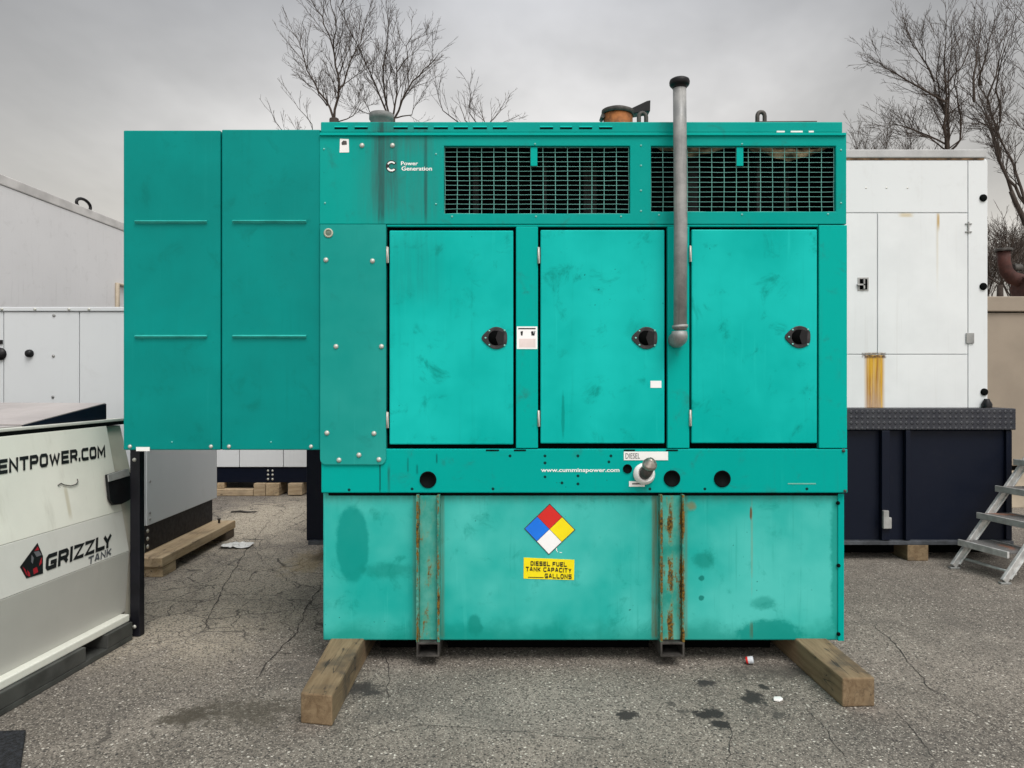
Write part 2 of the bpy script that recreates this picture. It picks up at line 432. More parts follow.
M_navy = paint('navy_tank_paint', (.002, .0045, .0135), .5, dirt=.25, speck=.2, streak=.2, dent=.2, dirtcol=(.014, .014, .017), spec=.2)
M_skid = simple('dark_steel_skid', (.008, .008, .011), .55, 0, .3, 9, spec=.25)
M_beige = simple('beige_cabinet_paint', (.27, .225, .175), .6, 0, .08, 2)
M_tan = simple('pale_tan_base', (.40, .34, .26), .65, 0, .12, 4)
M_alu = simple('aluminium', (.56, .56, .55), .45, .5, .2, 20)
M_grey_plate = simple('galvanised_cover_plate', (.34, .34, .33), .55, .3, .2, 12)
M_lid = simple('sky_tinted_lid_top', (.36, .33, .32), .5, 0, .1, 3)  # pale grey stands for the sky reflected on the lid top

def diamond_plate():
    m, g, b = new_mat('navy_diamond_plate')
    P = g.coord(); x, y, z = g.sep(P)
    s = 48.0
    a = g.m('SINE', (x + z) * s * 1.4) * g.m('SINE', (x - z) * s * 1.4)
    n = g.noise(P, 8, 4)
    c = g.mix(g.ss(n, .3, .7), (.011, .013, .022), (.026, .028, .036))
    c = g.mix(g.ss(a, .35, .7) * .35, c, (.05, .05, .056))
    g.put(b.inputs['Base Color'], c); b.inputs['Roughness'].default_value = .5
    g.put(b.inputs['Normal'], g.bump(g.ss(a, .2, .8), .8, .006))
    return m
M_diamond = diamond_plate()

def rust_stained_white():
    m, g, b = new_mat('white_door_paint_with_rust_runs')
    P = g.coord(); x, y, z = g.sep(P)
    n = g.noise(P, 2.5, 4); f = g.noise(P, 40, 3)
    c = g.mix(g.ss(n, .3, .7), (.64, .66, .67), (.70, .72, .73))
    st = g.noise(g.map(P, (24, 24, .8)), 1.0, 4, .65)
    c = g.mix(g.ss(st, .55, .8) * .2, c, (.38, .36, .33))
    sc = 6.18 / F
    X = lambda px: (px - CX) * sc; Z = lambda py: CAMZ - (py - HY) * sc
    s2 = g.ss(g.noise(g.map(P, (55, 55, 1.5)), 1.0, 4, .7), .2, .75, .6, 1.0)
    mask = 1.25 * g.box(x, z, X(865.5), X(883.5), Z(425), Z(354), .022, .02) * g.ss(z + (f - .5) * .1, Z(425), Z(365), .72, 1.0) * s2
    rc = g.mix(g.ss(g.noise(g.map(P, (50, 50, 2)), 1.0, 4), .35, .65), (.30, .12, .004), (.60, .34, .012))
    c = g.mix(g.clamp(mask), c, rc)
    mask2 = g.box(x, z, X(862), X(886), Z(358), Z(353), .01, .012)
    c = g.mix(mask2 * g.ss(f, .3, .6), c, (.05, .02, .006))
    m3 = g.box(x, z, X(937), X(939.5), Z(228), Z(213), .006, .05)
    c = g.mix(m3 * .85, c, (.42, .26, .06))
    m4 = g.box(x, z, X(936.5), X(938.2), Z(275), Z(213), .01, .3)
    c = g.mix(m4 * .3, c, (.5, .38, .16))
    m5 = g.box(x, z, X(900), X(912), Z(217), Z(212), .03, .01)
    c = g.mix(m5 * .6, c, (.5, .38, .16))
    g.put(b.inputs['Base Color'], c); b.inputs['Roughness'].default_value = .42
    g.put(b.inputs['Normal'], g.bump(g.noise(P, 1.8, 2), .06, .03))
    return m
M_white_door = rust_stained_white()

def hull_paint(name, col, dirtcol, streak):
    m, g, b = new_mat(name)
    P = g.coord(); x, y, z = g.sep(P)
    n = g.noise(P, 2.2, 5, .6)
    c = g.mix(g.ss(n, .25, .75), [v * .93 for v in col], [min(1, v * 1.05) for v in col])
    st = g.noise(g.map(P, (14, 14, 1.6)), 1.0, 4, .65)
    c = g.mix(g.ss(st, .55, .85) * streak, c, dirtcol)
    v = g.vor(P, 17)
    c = g.mix(g.ss(v, .03, .09, 1, 0) * g.ss(g.noise(P, 2.9, 2), .55, .62) * .5, c, dirtcol)
    # brown run marks
    c = g.mix(g.box(y, z, -.475, -.45, .80, .96, .008, .03) * .5, c, (.42, .36, .22))
    g.put(b.inputs['Base Color'], c); b.inputs['Roughness'].default_value = .42
    g.put(b.inputs['Normal'], g.bump(g.noise(P, 2.2, 2), .06, .03))
    return m
M_hull_top = hull_paint('cream_white_tank_paint', (.74, .745, .67), (.42, .41, .34), .35)  # sky light and shade on the sloped sides put into three paint tones
M_hull_mid = hull_paint('mid_tone_tank_paint', (.60, .60, .56), (.42, .41, .36), .25)
M_hull_low = hull_paint('shaded_tank_paint', (.47, .465, .43), (.33, .32, .28), .25)

def wood(name, a, bcol, axis='y', dark=.5):
    m, g, b = new_mat(name)
    P = g.coord()
    sc = {'y': (16, 1.1, 16), 'x': (1.1, 16, 16)}[axis]
    gr = g.noise(g.map(P, sc), 1.6, 6, .7, .7)
    f = g.noise(g.map(P, [q * 6 for q in sc]), 1.0, 3, .7)
    n = g.noise(P, 5, 4)
    c = g.mix(g.ss(gr, .3, .7), a, bcol)
    c = g.mix(g.ss(f, .58, .75) * .6, c, [q * .35 for q in a])
    c = g.mix(g.ss(n, .5, .75) * dark, c, (.045, .035, .025))
    crack = g.ss(g.m('ABSOLUTE', g.noise(g.map(P, sc), .9, 2, .5) - .5), .002, .008, 1, 0) * g.ss(n, .45, .6)
    c = g.mix(crack * .8, c, (.02, .015, .01))
    g.put(b.inputs['Base Color'], c); b.inputs['Roughness'].default_value = .85
    g.put(b.inputs['Normal'], g.bump(f * .6 - crack, .6, .004))
    return m
M_timber = wood('weathered_grey_timber', (.125, .080, .040), (.225, .160, .090), dark=.8)
M_timber_new = wood('pale_sawn_timber', (.33, .235, .13), (.48, .37, .24), dark=.4)
M_timber_x = wood('sawn_timber_sideways', (.34, .25, .15), (.50, .39, .26), 'x', dark=.3)
M_timber_dark = wood('dark_dirty_timber', (.06, .04, .028), (.11, .08, .05), dark=.6)
M_bark = simple('bare_bark', (.040, .030, .024), .9, 0, .35, 3)
M_twig = simple('winter_twigs', (.045, .033, .026), .9, 0, .3, 2)
M_paper = simple('dirty_white_plastic', (.70, .70, .68), .6, var=.1)
M_rubber = simple('black_rubber_mat', (.010, .011, .014), .8, 0, .9, 70, 1.0, 110)

# ------------------------------------------------------------------ ground
def asphalt():
    m, g, b = new_mat('old_asphalt')
    P = g.coord(); x, y, z = g.sep(P)
    warp = g.vmath('ADD', P, g.vmath('MULTIPLY', g.noise(P, 3, 4, out=1), (.28, .28, 0)))
    n0 = g.noise(P, .55, 4); n1 = g.noise(P, 2.6, 5, .65); n2 = g.noise(P, 30, 3, .6)
    c = g.mix(g.ss(n0 * .5 + n1 * .5, .38, .60), (.114, .099, .083), (.212, .187, .158))
    c = g.mix(g.ss(n2, .35, .65) * .35, c, (.27, .24, .205))
    # pale lane dust, brightened to offset the generator's shade, and worn patches: px, py, half-width px, half-height px, amount
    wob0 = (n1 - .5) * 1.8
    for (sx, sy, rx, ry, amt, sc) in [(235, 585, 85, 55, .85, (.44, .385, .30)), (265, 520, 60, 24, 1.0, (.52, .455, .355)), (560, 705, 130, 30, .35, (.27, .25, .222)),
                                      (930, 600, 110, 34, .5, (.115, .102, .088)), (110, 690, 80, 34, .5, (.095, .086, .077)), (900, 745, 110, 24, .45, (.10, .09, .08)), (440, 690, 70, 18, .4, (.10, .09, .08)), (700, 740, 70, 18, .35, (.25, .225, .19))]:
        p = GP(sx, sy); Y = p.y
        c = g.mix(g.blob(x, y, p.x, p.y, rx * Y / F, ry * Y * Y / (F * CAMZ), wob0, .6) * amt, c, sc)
    # aggregate
    cell = g.vor(P, 135, out='Color'); cr, cg_, cb = g.sep(cell)
    cd = g.vor(P, 135)
    c = g.mix(g.ss(cr, .5, .85) * g.ss(cd, .25, .55, 1, 0) * .9, c, (.46, .42, .36))
    c = g.mix(g.ss(cg_, .5, .9) * .75, c, (.040, .036, .032))
    cell2 = g.vor(P, 52, out='Color'); c2r, c2g, c2b = g.sep(cell2); cd2 = g.vor(P, 52)
    c = g.mix(g.ss(c2r, .80, .86) * g.ss(cd2, .22, .36, 1, 0) * g.ss(n1, .25, .55), c, (.54, .505, .445))
    c = g.mix(g.ss(c2b, .9, .95) * g.ss(cd2, .22, .36, 1, 0), c, (.04, .037, .035))
    # alligator cracks, mostly in the lane on the left
    cr1 = g.vor(warp, 1.15, 'DISTANCE_TO_EDGE'); cr2 = g.vor(warp, 3.6, 'DISTANCE_TO_EDGE')
    lane = g.ss(x, -1.0, -.5, 1, .0) * g.ss(y, 3.6, 4.6)
    big = g.ss(cr1, .001, .006, 1, 0) * g.ss(n0, .50, .62) * .6
    alli = g.ss(cr2, .004, .024, 1, 0) * g.ss(n1, .34, .5) * g.clamp(lane + g.ss(n0, .60, .68) * .4)
    cr3 = g.vor(warp, 1.9, 'DISTANCE_TO_EDGE')
    hair = g.ss(cr3, .001, .0055, 1, 0) * g.ss(n1, .42, .56) * .75
    big = g.m('MAXIMUM', big, hair)
    crack = g.m('MAXIMUM', big, alli * .95)
    c = g.mix(crack * .85, c, (.035, .031, .028))
    c = g.mix(g.ss(cr1, .016, .07, 1, 0) * g.ss(n0, .42, .56) * .2, c, (.10, .09, .08))
    # oil and damp stains, darker patches by the timber ends, each where it lies: px, py, half-width px, half-height px, amount
    wob = (n1 - .5) * 2.6 + (g.noise(P, 14, 5, .75) - .5) * 4.2
    for (sx, sy, rx, ry, amt, sc, soft) in [
        (625, 715, 14, 4, 1.0, (.035, .032, .03), .2), (705, 683, 8, 3.4, 1.0, (.03, .028, .027), .3),
        (753, 697, 13, 6.5, 1.0, (.03, .028, .026), .3), (763, 687, 6, 2.6, 1.0, (.03, .028, .026), .3),
        (672, 704, 5, 2, .7, (.04, .037, .034), .3), (683, 711, 6, 2.4, .7, (.04, .037, .034), .3),
        (706, 714, 14, 5, 1.0, (.025, .023, .022), .3), (720, 724, 9, 5, 1.0, (.025, .023, .022), .3),
        (777, 715, 6, 3, .7, (.04, .037, .034), .3), (752, 714, 7, 4, .35, (.06, .055, .05), .5),
        (766, 708, 8, 4, .3, (.07, .06, .055), .5), (780, 671, 40, 8, .55, (.055, .048, .042), .5),
        (715, 690, 18, 6, .3, (.07, .06, .055), .5),
        (180, 718, 26, 8, .85, (.05, .042, .03), .5), (250, 712, 50, 11, .75, (.055, .047, .035), .6),
        (365, 688, 16, 7, .95, (.035, .032, .03), .45), (375, 715, 30, 9, .3, (.06, .055, .05), .6),
        (315, 665, 30, 16, .4, (.06, .055, .05), .6), (262, 630, 4, 1.5, .7, (.04, .035, .03), .3),
        (308, 562, 18, 9, .5, (.27, .20, .09), .5),
       
        (795, 672, 20, 4, .5, (.05, .044, .038), .5)]:
        p = GP(sx, sy); Y = p.y
        c = g.mix(g.blob(x, y, p.x, p.y, rx * Y / F, ry * Y * Y / (F * CAMZ), wob, soft) * amt, c, sc)
    g.put(b.inputs['Base Color'], c)
    g.put(b.inputs['Roughness'], g.ss(n1, .2, .8, .75, .95))
    b.inputs['Specular IOR Level'].default_value = .3
    h = g.ss(cd, 0, .6, 1, 0) * .5 + n2 * .5 + g.ss(c2r, .80, .86) * .6
    g.put(b.inputs['Normal'], g.bump(h, .7, .006))
    return m
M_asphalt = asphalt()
M_crack = simple('open_crack', (.035, .031, .028), .95, 0, .4, 20)
gr = MB()
gr.poly([(-300, -60, 0), (300, -60, 0), (300, 500, 0), (-300, 500, 0)])
def crack(pts, w=.006):
    pts = [GP(*p) for p in pts]; fine = []
    for a, b in zip(pts[:-1], pts[1:]):
        n = max(2, int((b - a).length / .035))
        for i in range(n): fine.append(a.lerp(b, i / n))
    fine.append(pts[-1])
    L = []; R = []
    for i, p in enumerate(fine):
        t = (fine[min(i + 1, len(fine) - 1)] - fine[max(i - 1, 0)]).normalized(); nrm = Vector((-t.y, t.x, 0))
        k = mnoise.noise(p * 9) * .022 + mnoise.noise(p * 31) * .010
        ww = w * .38 * (.45 + abs(mnoise.noise(p * 17 + Vector((3, 1, 0)))) * 1.6) * min(1, i / 4 + .15, (len(fine) - 1 - i) / 4 + .15)
        q = p + nrm * k + Vector((0, 0, .003)); L.append(q + nrm * ww); R.append(q - nrm * ww)
    for i in range(len(fine) - 1): gr.poly([R[i], R[i + 1], L[i + 1], L[i]], 1)
crack([(321, 585), (312, 600), (300, 622), (297, 632), (280, 650), (266, 664), (256, 681)], .010)
crack([(258, 650), (285, 654), (322, 654)]); crack([(262, 671), (300, 674), (318, 676)], .005)
crack([(270, 520), (240, 560), (222, 590), (202, 632)], .008); crack([(222, 590), (248, 600), (282, 598)], .006)
crack([(250, 540), (262, 560), (300, 590)], .006)
crack([(728, 720), (731, 735), (728, 768)], .006); crack([(800, 700), (830, 735), (850, 768)], .005)
crack([(875, 625), (900, 650), (930, 690), (960, 700)], .007); crack([(930, 690), (985, 720), (1024, 740)], .005)
crack([(385, 650), (390, 672), (386, 700)], .005); crack([(340, 745), (420, 725), (500, 730), (610, 742)], .004)
crack([(880, 700), (905, 720), (940, 768)], .004)
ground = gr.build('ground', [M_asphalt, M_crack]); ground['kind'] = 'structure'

# ------------------------------------------------------------------ the green generator
YF = 3.87
gen = thing('diesel_generator', 'large teal green diesel generator with three doors, standing on two timbers', 'generator', (0, YF, 0))
def P3(px, py, dy=0.0):
    q = W(px, py, YF + dy); return Vector((q.x, dy, q.z))
def gbox(mb, px0, px1, py0, py1, y0, y1, mi=0):
    return mb.box(gx(px0), gx(px1), y0, y1, gz(py1), gz(py0), mi)
BACK = 1.75
# dark core behind doors and grilles
core = MB()
gbox(core, 322, 844, 226, 492, .035, BACK - .03)
gbox(core, 324, 842, 134, 225.6, .42, BACK - .03)
gbox(core, 322, 323.9, 134, 225.6, .035, .42); gbox(core, 842.1, 844.4, 134, 225.6, .035, .42)
gbox(core, 324, 842, 220, 225.6, .035, .42); gbox(core, 324, 842, 133.7, 136, .035, .42)
core.build('enclosure_core', M_dark, gen)
for a, b in ((372, 414), (444, 657), (688, 786)):
    mb = MB(); mb.box(gx(a), gx(b), .24, .36, .012, P3(0, 640.4, .035).z - .002); mb.build('shade_block', M_dark, gen)  # unseen bars added to darken the gap under the tank
mb = MB(); gbox(mb, 319.5, 321.2, 134, 492, .05, BACK); gbox(mb, 845, 846.7, 134, 492, .05, BACK); gbox(mb, 321.4, 844.8, 134, 492, BACK - .02, BACK)
mb.build('outer_wall', M_frame, gen)
# upper panel with two grille openings
up = MB()
holes = [(gx(444), gx(630), gz(213.5), gz(146)), (gx(651), gx(836), gz(211.5), gz(146))]
up.holed(gx(319.5), gx(846.6), gz(224.2), gz(133.6), holes, 0, .03)
upper = up.build('upper_panel', M_band, gen, bevel=.004)
bolt_mb = MB(); bolt_mb.lathe((0, 0, 0), [(.0135, 0), (.0135, -.002), (.011, -.006), (.006, -.009), (0, -.010)], (0, 1, 0), 12)
bolt_proto = bolt_mb.build('bolt', M_zinc, upper, loc=P3(346 + 16, 145.5))
for px, py in ((392.5, 145.5),): inst(bolt_proto, upper, P3(px, py))
rivet_mb = MB(); rivet_mb.lathe((0, 0, 0), [(.0055, 0), (.0045, -.003), (0, -.004)], (0, 1, 0), 8)
rivet_proto = rivet_mb.build('rivet', simple('painted_rivet', (.18, .48, .43), .4), upper, loc=P3(324, 149))
for px, py in ((325, 203), (436, 154), (436, 204), (641, 145.5), (641, 165.5), (641, 190.5), (641, 211), (452, 216.5), (536, 216.5), (621, 216.5), (659, 215), (742, 214.5), (828, 214), (841, 203), (841, 150), (535, 144), (742, 144)):
    inst(rivet_proto, upper, P3(px, py))
# wire grilles
def grille(px0, px1, py0, py1, tab):
    mb = MB()
    n = int(round((px1 - px0) / 12.3)); r = .0018
    def wx(i): return gx(px0) + (gx(px1) - gx(px0)) * i / n
    for i in range(n + 1):
        pts = []
        for k in range(9):
            zz = gz(py1) + (gz(py0) - gz(py1)) * k / 8
            w = mnoise.noise(Vector((wx(i) * 3, zz * 6, 1))) * .003
            pts.append((wx(i) + w, .022, zz))
        mb.tube(pts, r, 4, smooth=False)
    rows = int(round((py1 - py0) / 4.85))
    for j in range(rows + 1):
        z = gz(py1) + (gz(py0) - gz(py1)) * j / rows
        pts = [(gx(px0) + (gx(px1) - gx(px0)) * k / 16, .018 + .003 * mnoise.noise(Vector((k, j, 0))), z + mnoise.noise(Vector((k * .55, j * .7, px0))) * .0022) for k in range(17)]
        mb.tube(pts, r * .68, 4, smooth=False)
    o = mb.build('grille', M_wire, gen)
    t = MB(); gbox(t, tab - 3.4, tab + 3.4, 146.5, 165.5, .008, .014); t.build('tab', M_frame, o, bevel=.002)
    return o
grille(444.5, 629.5, 146.5, 213, 534)
grille(651.5, 835.5, 146.5, 211, 740.5)
for a, b, dd_ in ((470, 476, .3), (545, 549, .26), (590, 604, .34), (700, 712, .3), (772, 777, .24), (806, 812, .32)):
    mb = MB(); gbox(mb, a, b, 139, 219, dd_, dd_ + .05); mb.build('inner_post', simple('dim_inner_steel', (.005, .007, .007), .7), gen)
# insulation blanket hanging inside the right-hand grille
def insulation(px0, px1, py, drop, dy):
    mb = MB(); n = 26; rows = 5; base = len(mb.v)
    for i in range(n + 1):
        t = i / n
        for j in range(rows + 1):
            q = P3(px0 + (px1 - px0) * t, py + drop * math.sin(PI * t) * j / rows + mnoise.noise(Vector((t * 9, j, 0))) * 1.8, dy)
            mb.v.append((q.x, dy + .04 * mnoise.noise(Vector((t * 7, j * .8, 5))) - .05 * math.sin(PI * j / rows), q.z))
    for i in range(n):
        for j in range(rows):
            a = i * (rows + 1) + j; mb.face([a, a + 1, a + rows + 2, a + rows + 1], 0, True)
    mb.build('insulation_blanket', M_insul, gen)
insulation(748, 830, 147, 13, .10); insulation(657, 728, 147, 9, .13)
# roof cap with punched louvres
roof = MB(); gbox(roof, 321, 842, 122.2, 133.2, -.008, BACK)
roof_o = roof.build('roof', M_band, gen, bevel=.006)
rs = MB(); gbox(rs, 320, 845.5, 133.25, 136, -.012, -.001); rs.build('roof_seam', M_frame, roof_o, bevel=.002)
for a, b in ((335, 348), (355, 368), (394, 408), (414, 428), (434, 448), (454, 468), (473, 487), (493, 507), (540, 553), (560, 572), (579, 592), (599, 612)):
    lv = MB(); gbox(lv, a, b, 128.2, 129.6, -.0095, -.007, 1)
    z1, z0 = gz(126.4), gz(128.0)
    lv.prism([(gx(a), -.008, z1), (gx(a), -.014, z0), (gx(a), -.008, z0)], (gx(b) - gx(a), 0, 0), 0)
    lv.build('louvre', [M_frame, M_gap], roof_o)
mb = MB(); mb.prism([P3(754, 122.2, .03), P3(817, 122.2, .03), P3(817, 120.9, .03), P3(760, 121.2, .03)], (0, .3, 0)); mb.build('hatch_edge', M_steel_dark, roof_o)
for a, b in ((776, 784), (790, 802), (808, 813)):
    mb = MB(); gbox(mb, a, b, 131.4, 133.0, -.0105, -.0085); mb.build('worn_label', M_whitelabel, roof_o)
# access panel at the left, rounded lower corners
z0, z1, x0, x1 = gz(464.5), gz(224.8), gx(320.5), gx(386.2)
r = .03; pts = [(x0, 0, z1), (x0, 0, z0 + r)]
pts += [(x0 + r - r * math.cos(a), 0, z0 + r - r * math.sin(a)) for a in (PI / 6, PI / 3, PI / 2)]
pts += [(x1 - r + r * math.sin(a), 0, z0 + r - r * math.cos(a)) for a in (0, PI / 6, PI / 3, PI / 2)]
pts += [(x1, 0, z1)]
mb = MB(); mb.prism([(p[0], -.010, p[2]) for p in pts], (0, .045, 0)); pan = mb.build('access_panel', M_side, gen, bevel=.002)
for px, py in ((326, 260), (372.5, 261), (336, 346.5), (381.5, 346.5), (327, 433), (374, 433.5), (339, 460), (359, 455), (379, 459.5)):
    inst(bolt_proto, pan, P3(px, py, -.010))
mb = MB(); mb.lathe(P3(328.5, 233, -.011), [(.025, .002), (.025, -.003), (.018, -.005), (.016, -.001)], (0, 1, 0), 18)
gmt = mb.build('grommet', simple('olive_grommet', (.42, .43, .34), .6), pan)
mb = MB(); mb.lathe(P3(328.5, 233, -.012), [(.0165, 0), (.0, -.003)], (0, 1, 0), 14); mb.build('grommet_core', simple('dull_olive_plug', (.12, .17, .13), .6), gmt)
# pillars
for a, b, t in ((516, 538, 226.5), (667.5, 689.5, 226.5), (819, 847.3, 225)):
    mb = MB(); gbox(mb, a, b, t, 448.3, 0, .034); mb.build('pillar', M_frame, gen, bevel=.004)
mb = MB(); gbox(mb, 386.7, 818.6, 224.6, 226.2, .004, .034); mb.build('door_header', M_frame, gen)
# doors
hinge_mb = MB(); hinge_mb.box(-.006, .006, -.005, .004, -.042, .042)
hinge_mb.tube([(-.002, -.006, -.044), (-.002, -.006, .044)], .0045, 8)
hinge_proto = None
latch_meshes = None
def plate_outline(s=1.0):
    P = []
    for k in range(24):
        a = 2 * PI * k / 24
        rr = .066 + .012 * max(0, -math.cos(a)) ** 3 * 1.0
        sx = rr * math.cos(a); sz = .060 * math.sin(a)
        if sx > .058: sx = .058 + (sx - .058) * .3
        if sx < 0: sz *= 1 - .35 * (sx / .078) ** 2
        P.append((sx * s, 0, sz * s))
    return P
doors = []
for (a, b, t, bt, hx, lx, ly, hy) in ((389.5, 513.3, 230.5, 444.5, 387.6, 496, 338, (255, 420)), (540.5, 664.5, 230, 443.5, 538.8, 646, 338, (255.5, 418.5)), (691.5, 817, 229.5, 443.2, 690.3, 799, 337, (254, 418))):
    mb = MB(); gbox(mb, a, b, t, bt, -.003, .030)
    d = mb.build('door', M_door, gen, bevel=.006)
    for py in hy:
        if hinge_proto is None: hinge_proto = hinge_mb.build('hinge', M_zinc, d, loc=P3(hx, py, -.002))
        else: inst(hinge_proto, d, P3(hx, py, -.002))
    c = P3(lx, ly, -.003)
    if latch_meshes is None:
        mb = MB(); mb.prism([(p[0], -.006, p[2]) for p in plate_outline()], (0, .007, 0)); 
        lo = mb.build('latch', M_latch, d, bevel=.002, loc=c)
        mb = MB(); mb.lathe((-.002, -.0065, 0), [(.040, 0), (.040, -.001), (0, -.001)], (0, 1, 0), 20)
        r1 = mb.build('recess', M_dark, lo)
        mb = MB(); mb.prism([(.012, -.010, -.040), (.040, -.010, -.032), (.043, -.010, .032), (.012, -.010, .042), (-.002, -.012, 0)], (0, .003, 0))
        r2 = mb.build('paddle', M_black, lo, bevel=.002)
        r3 = [inst(rivet_proto, lo, (qx, -.006, qz)) for qx, qz in ((-.056, .0), (-.036, .038), (.046, .040), (.046, -.040), (-.036, -.038))]
        latch_meshes = (lo, r1, r2, *r3)
    else:
        l2 = inst(latch_meshes[0], d, c)
        for rr in latch_meshes[1:]: inst(rr, l2, rr.location.copy())
    doors.append(d)
# base rail
mb = MB(); gbox(mb, 321, 848, 449, 493, .002, .075)
rail = mb.build('base_rail', M_rail, gen, bevel=.006)
def hole(px, py, rp):
    mb = MB(); mb.lathe(P3(px, py, .0005), [(rp * gs * 1.10, 0), (rp * gs * 1.08, -.004), (rp * gs * .92, -.004), (rp * gs * .90, 0), (0, .0005)], (0, 1, 0), 24)
    return mb.build('access_hole', M_gap, rail)
for px, py, rp in ((428, 479.7, 7.7), (672, 478.5, 7.6), (722.3, 478.8, 7.7), (627.5, 468.8, 4.2)): hole(px, py, rp)
for a, b in ((486, 499), (514, 526), (624, 635), (666, 678)):
    mb = MB(); gbox(mb, a, b, 449.6, 451, -.0005, .01); mb.build('drain_slot', M_gap, rail)
mb = MB()
for px, py in ((844.5, 450.8), (846, 491)): mb = MB(); mb.lathe(P3(px - 1, py, .001), [(.009, 0), (.008, -.005), (0, -.006)], (0, 1, 0), 8); mb.build('screw', M_steel_dark, rail)
mb = MB(); gbox(mb, 623.8, 668, 451.6, 460.2, -.001, .004); lab = mb.build('fuel_label', M_whitelabel, rail)
text('DIESEL', 'lettering', M_graytext, lab, P3(625.5, 458.6, -.0022), (1, 0, 0), (0, 0, 1), 14.5 * gs, 5.4 * gs)
mb = MB(); gbox(mb, 629, 644.8, 481.2, 486.6, -.001, .004); lab = mb.build('valve_label', M_whitelabel, rail)
mb = MB(); gbox(mb, 632, 641, 483.2, 484.4, -.002, .0); mb.build('print_line', M_graytext, lab)
text('www.cumminspower.com', 'website_lettering', M_whitetext, rail, P3(541, 473.2, .0005), (1, 0, 0), (0, 0, 1), 78.5 * gs, 5.0 * gs, bold=.02)
mb = MB(); gbox(mb, 788, 816, 483.2, 484.2, .0005, .003); mb.build('faint_label_strip', simple('faded_label', (.16, .40, .33), .6), rail)
# fuel fill / drain valve standing out of the rail
fv = MB()
c = P3(643.5, 474, 0.0)
fv.lathe(c, [(.056, .004), (.058, -.020), (.050, -.028), (.046, -.040), (.040, -.042), (.037, -.030), (0, -.028)], (-.12, .97, -.2), 22, 0)
d1 = c + Vector((.004, -.05, .012))
fv.tube([c + Vector((0, -.02, 0)), d1, d1 + Vector((.010, -.03, .035))], [.030, .030, .031], 16, 1)
e = d1 + Vector((.010, -.03, .035))
fv.lathe(e, [(.033, 0), (.037, .004), (.039, .016), (.036, .028), (.030, .030), (.029, .040), (.016, .043), (.015, .054), (0, .056)], (.12, -.55, .82), 20, 2)
fv.build('fuel_valve', [M_whitelabel, M_steel_dark, M_brass], rail)
# fuel tank
mb = MB(); mb.box(gx(321.2), gx(846.2), .035, BACK - .05, P3(0, 640.4, .035).z, gz(493.6))
tank = mb.build('fuel_tank', M_tank, gen, bevel=.008)
mb = MB(); gbox(mb, 327, 845, 491.4, 496.5, .03, .06); mb.build('rail_shadow_strip', M_gap, tank)  # black strip drawn as the shadow line under the base rail
mb = MB(); mb.box(gx(840.5), gx(846.6), .028, .05, P3(0, 640.9, .03).z, gz(494.5)); cs = mb.build('corner_strip', M_rail, tank, bevel=.002)
mb = MB(); mb.lathe((0, 0, 0), [(.011, 0), (.009, -.006), (0, -.008)], (0, 1, 0), 10)
sb = mb.build('bolt', M_gap, cs, loc=P3(838.5, 565.5, .029)); inst(sb, cs, P3(838.5, 634, .029)); inst(sb, cs, P3(838, 503, .029))
def channel(a, b, mat, lab):
    mb = MB()
    gbox(mb, a, a + 2.6, 494.5, 641, -.020, .034); gbox(mb, b - 2.6, b, 494.5, 641, -.020, .034)
    gbox(mb, a + 2.6, b - 2.6, 496, 640.5, .012, .034)
    ch = mb.build('channel', mat, gen, bevel=.002, label=lab)
    f = MB(); x0, x1 = gx(a + .3), gx(b - .3); z1 = gz(641.2); z0 = gz(655.5)
    t = .010
    f.box(x0, x1, -.018, .9, z1 - t, z1); f.box(x0, x1, -.018, .9, z0, z0 + t)
    f.box(x0, x0 + t, -.018, .9, z0 + t, z1 - t); f.box(x1 - t, x1, -.018, .9, z0 + t, z1 - t)
    f.box(x0 + t, x1 - t, .12, .13, z0 + t, z1 - t, 1)
    f.build('foot', [M_steel_dark, M_dark], ch, bevel=.001)
channel(416.5, 440, M_channel_light, 'dull green channel with light rust along its edges')
channel(659.5, 684, M_channel_heavy, 'green channel with heavy orange rust')
# hazard diamond
dm = MB(); cxp, cyp, hh = 549.7, 529.2, 25.6
def Q(dx, dy, lift): return P3(cxp + dx, cyp + dy, lift)
dm.prism([Q(0, -hh, .032), Q(hh, 0.6, .032), Q(-.8, hh, .032), Q(-hh, -.6, .032)], (0, .0025, 0))
dia = dm.build('hazard_diamond', M_steel_dark, tank)
k = 24.9
T, R_, B_, L_ = (0, -k), (k, .6), (-.8, k), (-k, -.6); C_ = (-.2, 0)
def mid(a, b): return ((a[0] + b[0]) / 2, (a[1] + b[1]) / 2)
def quad(name, ps, mat):
    mb = MB(); mb.prism([Q(C_[0] + (p[0] - C_[0]) , p[1], .0305) for p in ps], (0, .001, 0)); mb.build(name, mat, dia)
def shrink(ps, f=.975):
    cx = sum(p[0] for p in ps) / 4; cy = sum(p[1] for p in ps) / 4
    return [(cx + (p[0] - cx) * f, cy + (p[1] - cy) * f) for p in ps]
quad('red_quarter', shrink([T, mid(T, R_), C_, mid(T, L_)]), M_red)
quad('yellow_quarter', shrink([mid(T, R_), R_, mid(R_, B_), C_]), M_yellow)
quad('white_quarter', shrink([C_, mid(R_, B_), B_, mid(B_, L_)]), M_white)
quad('blue_quarter', shrink([mid(T, L_), C_, mid(B_, L_), L_]), M_blue)
mb = MB(); mb.prism([P3(523.8, 557.6, .033), P3(574.4, 559.8, .033), P3(574.0, 580.0, .033), P3(523.6, 578.6, .033)], (0, .002, 0))
yl = mb.build('fuel_capacity_label', M_yellow, tank)
sl = (1, 0, -.035)
block_text('DIESEL FUEL', 'lettering', M_blacktext, yl, P3(530.6, 565.6, .0315), sl, (0, 0, 1), 36.5 * gs, 4.6 * gs, weight=.25, aspect=1.1, gap=.36)
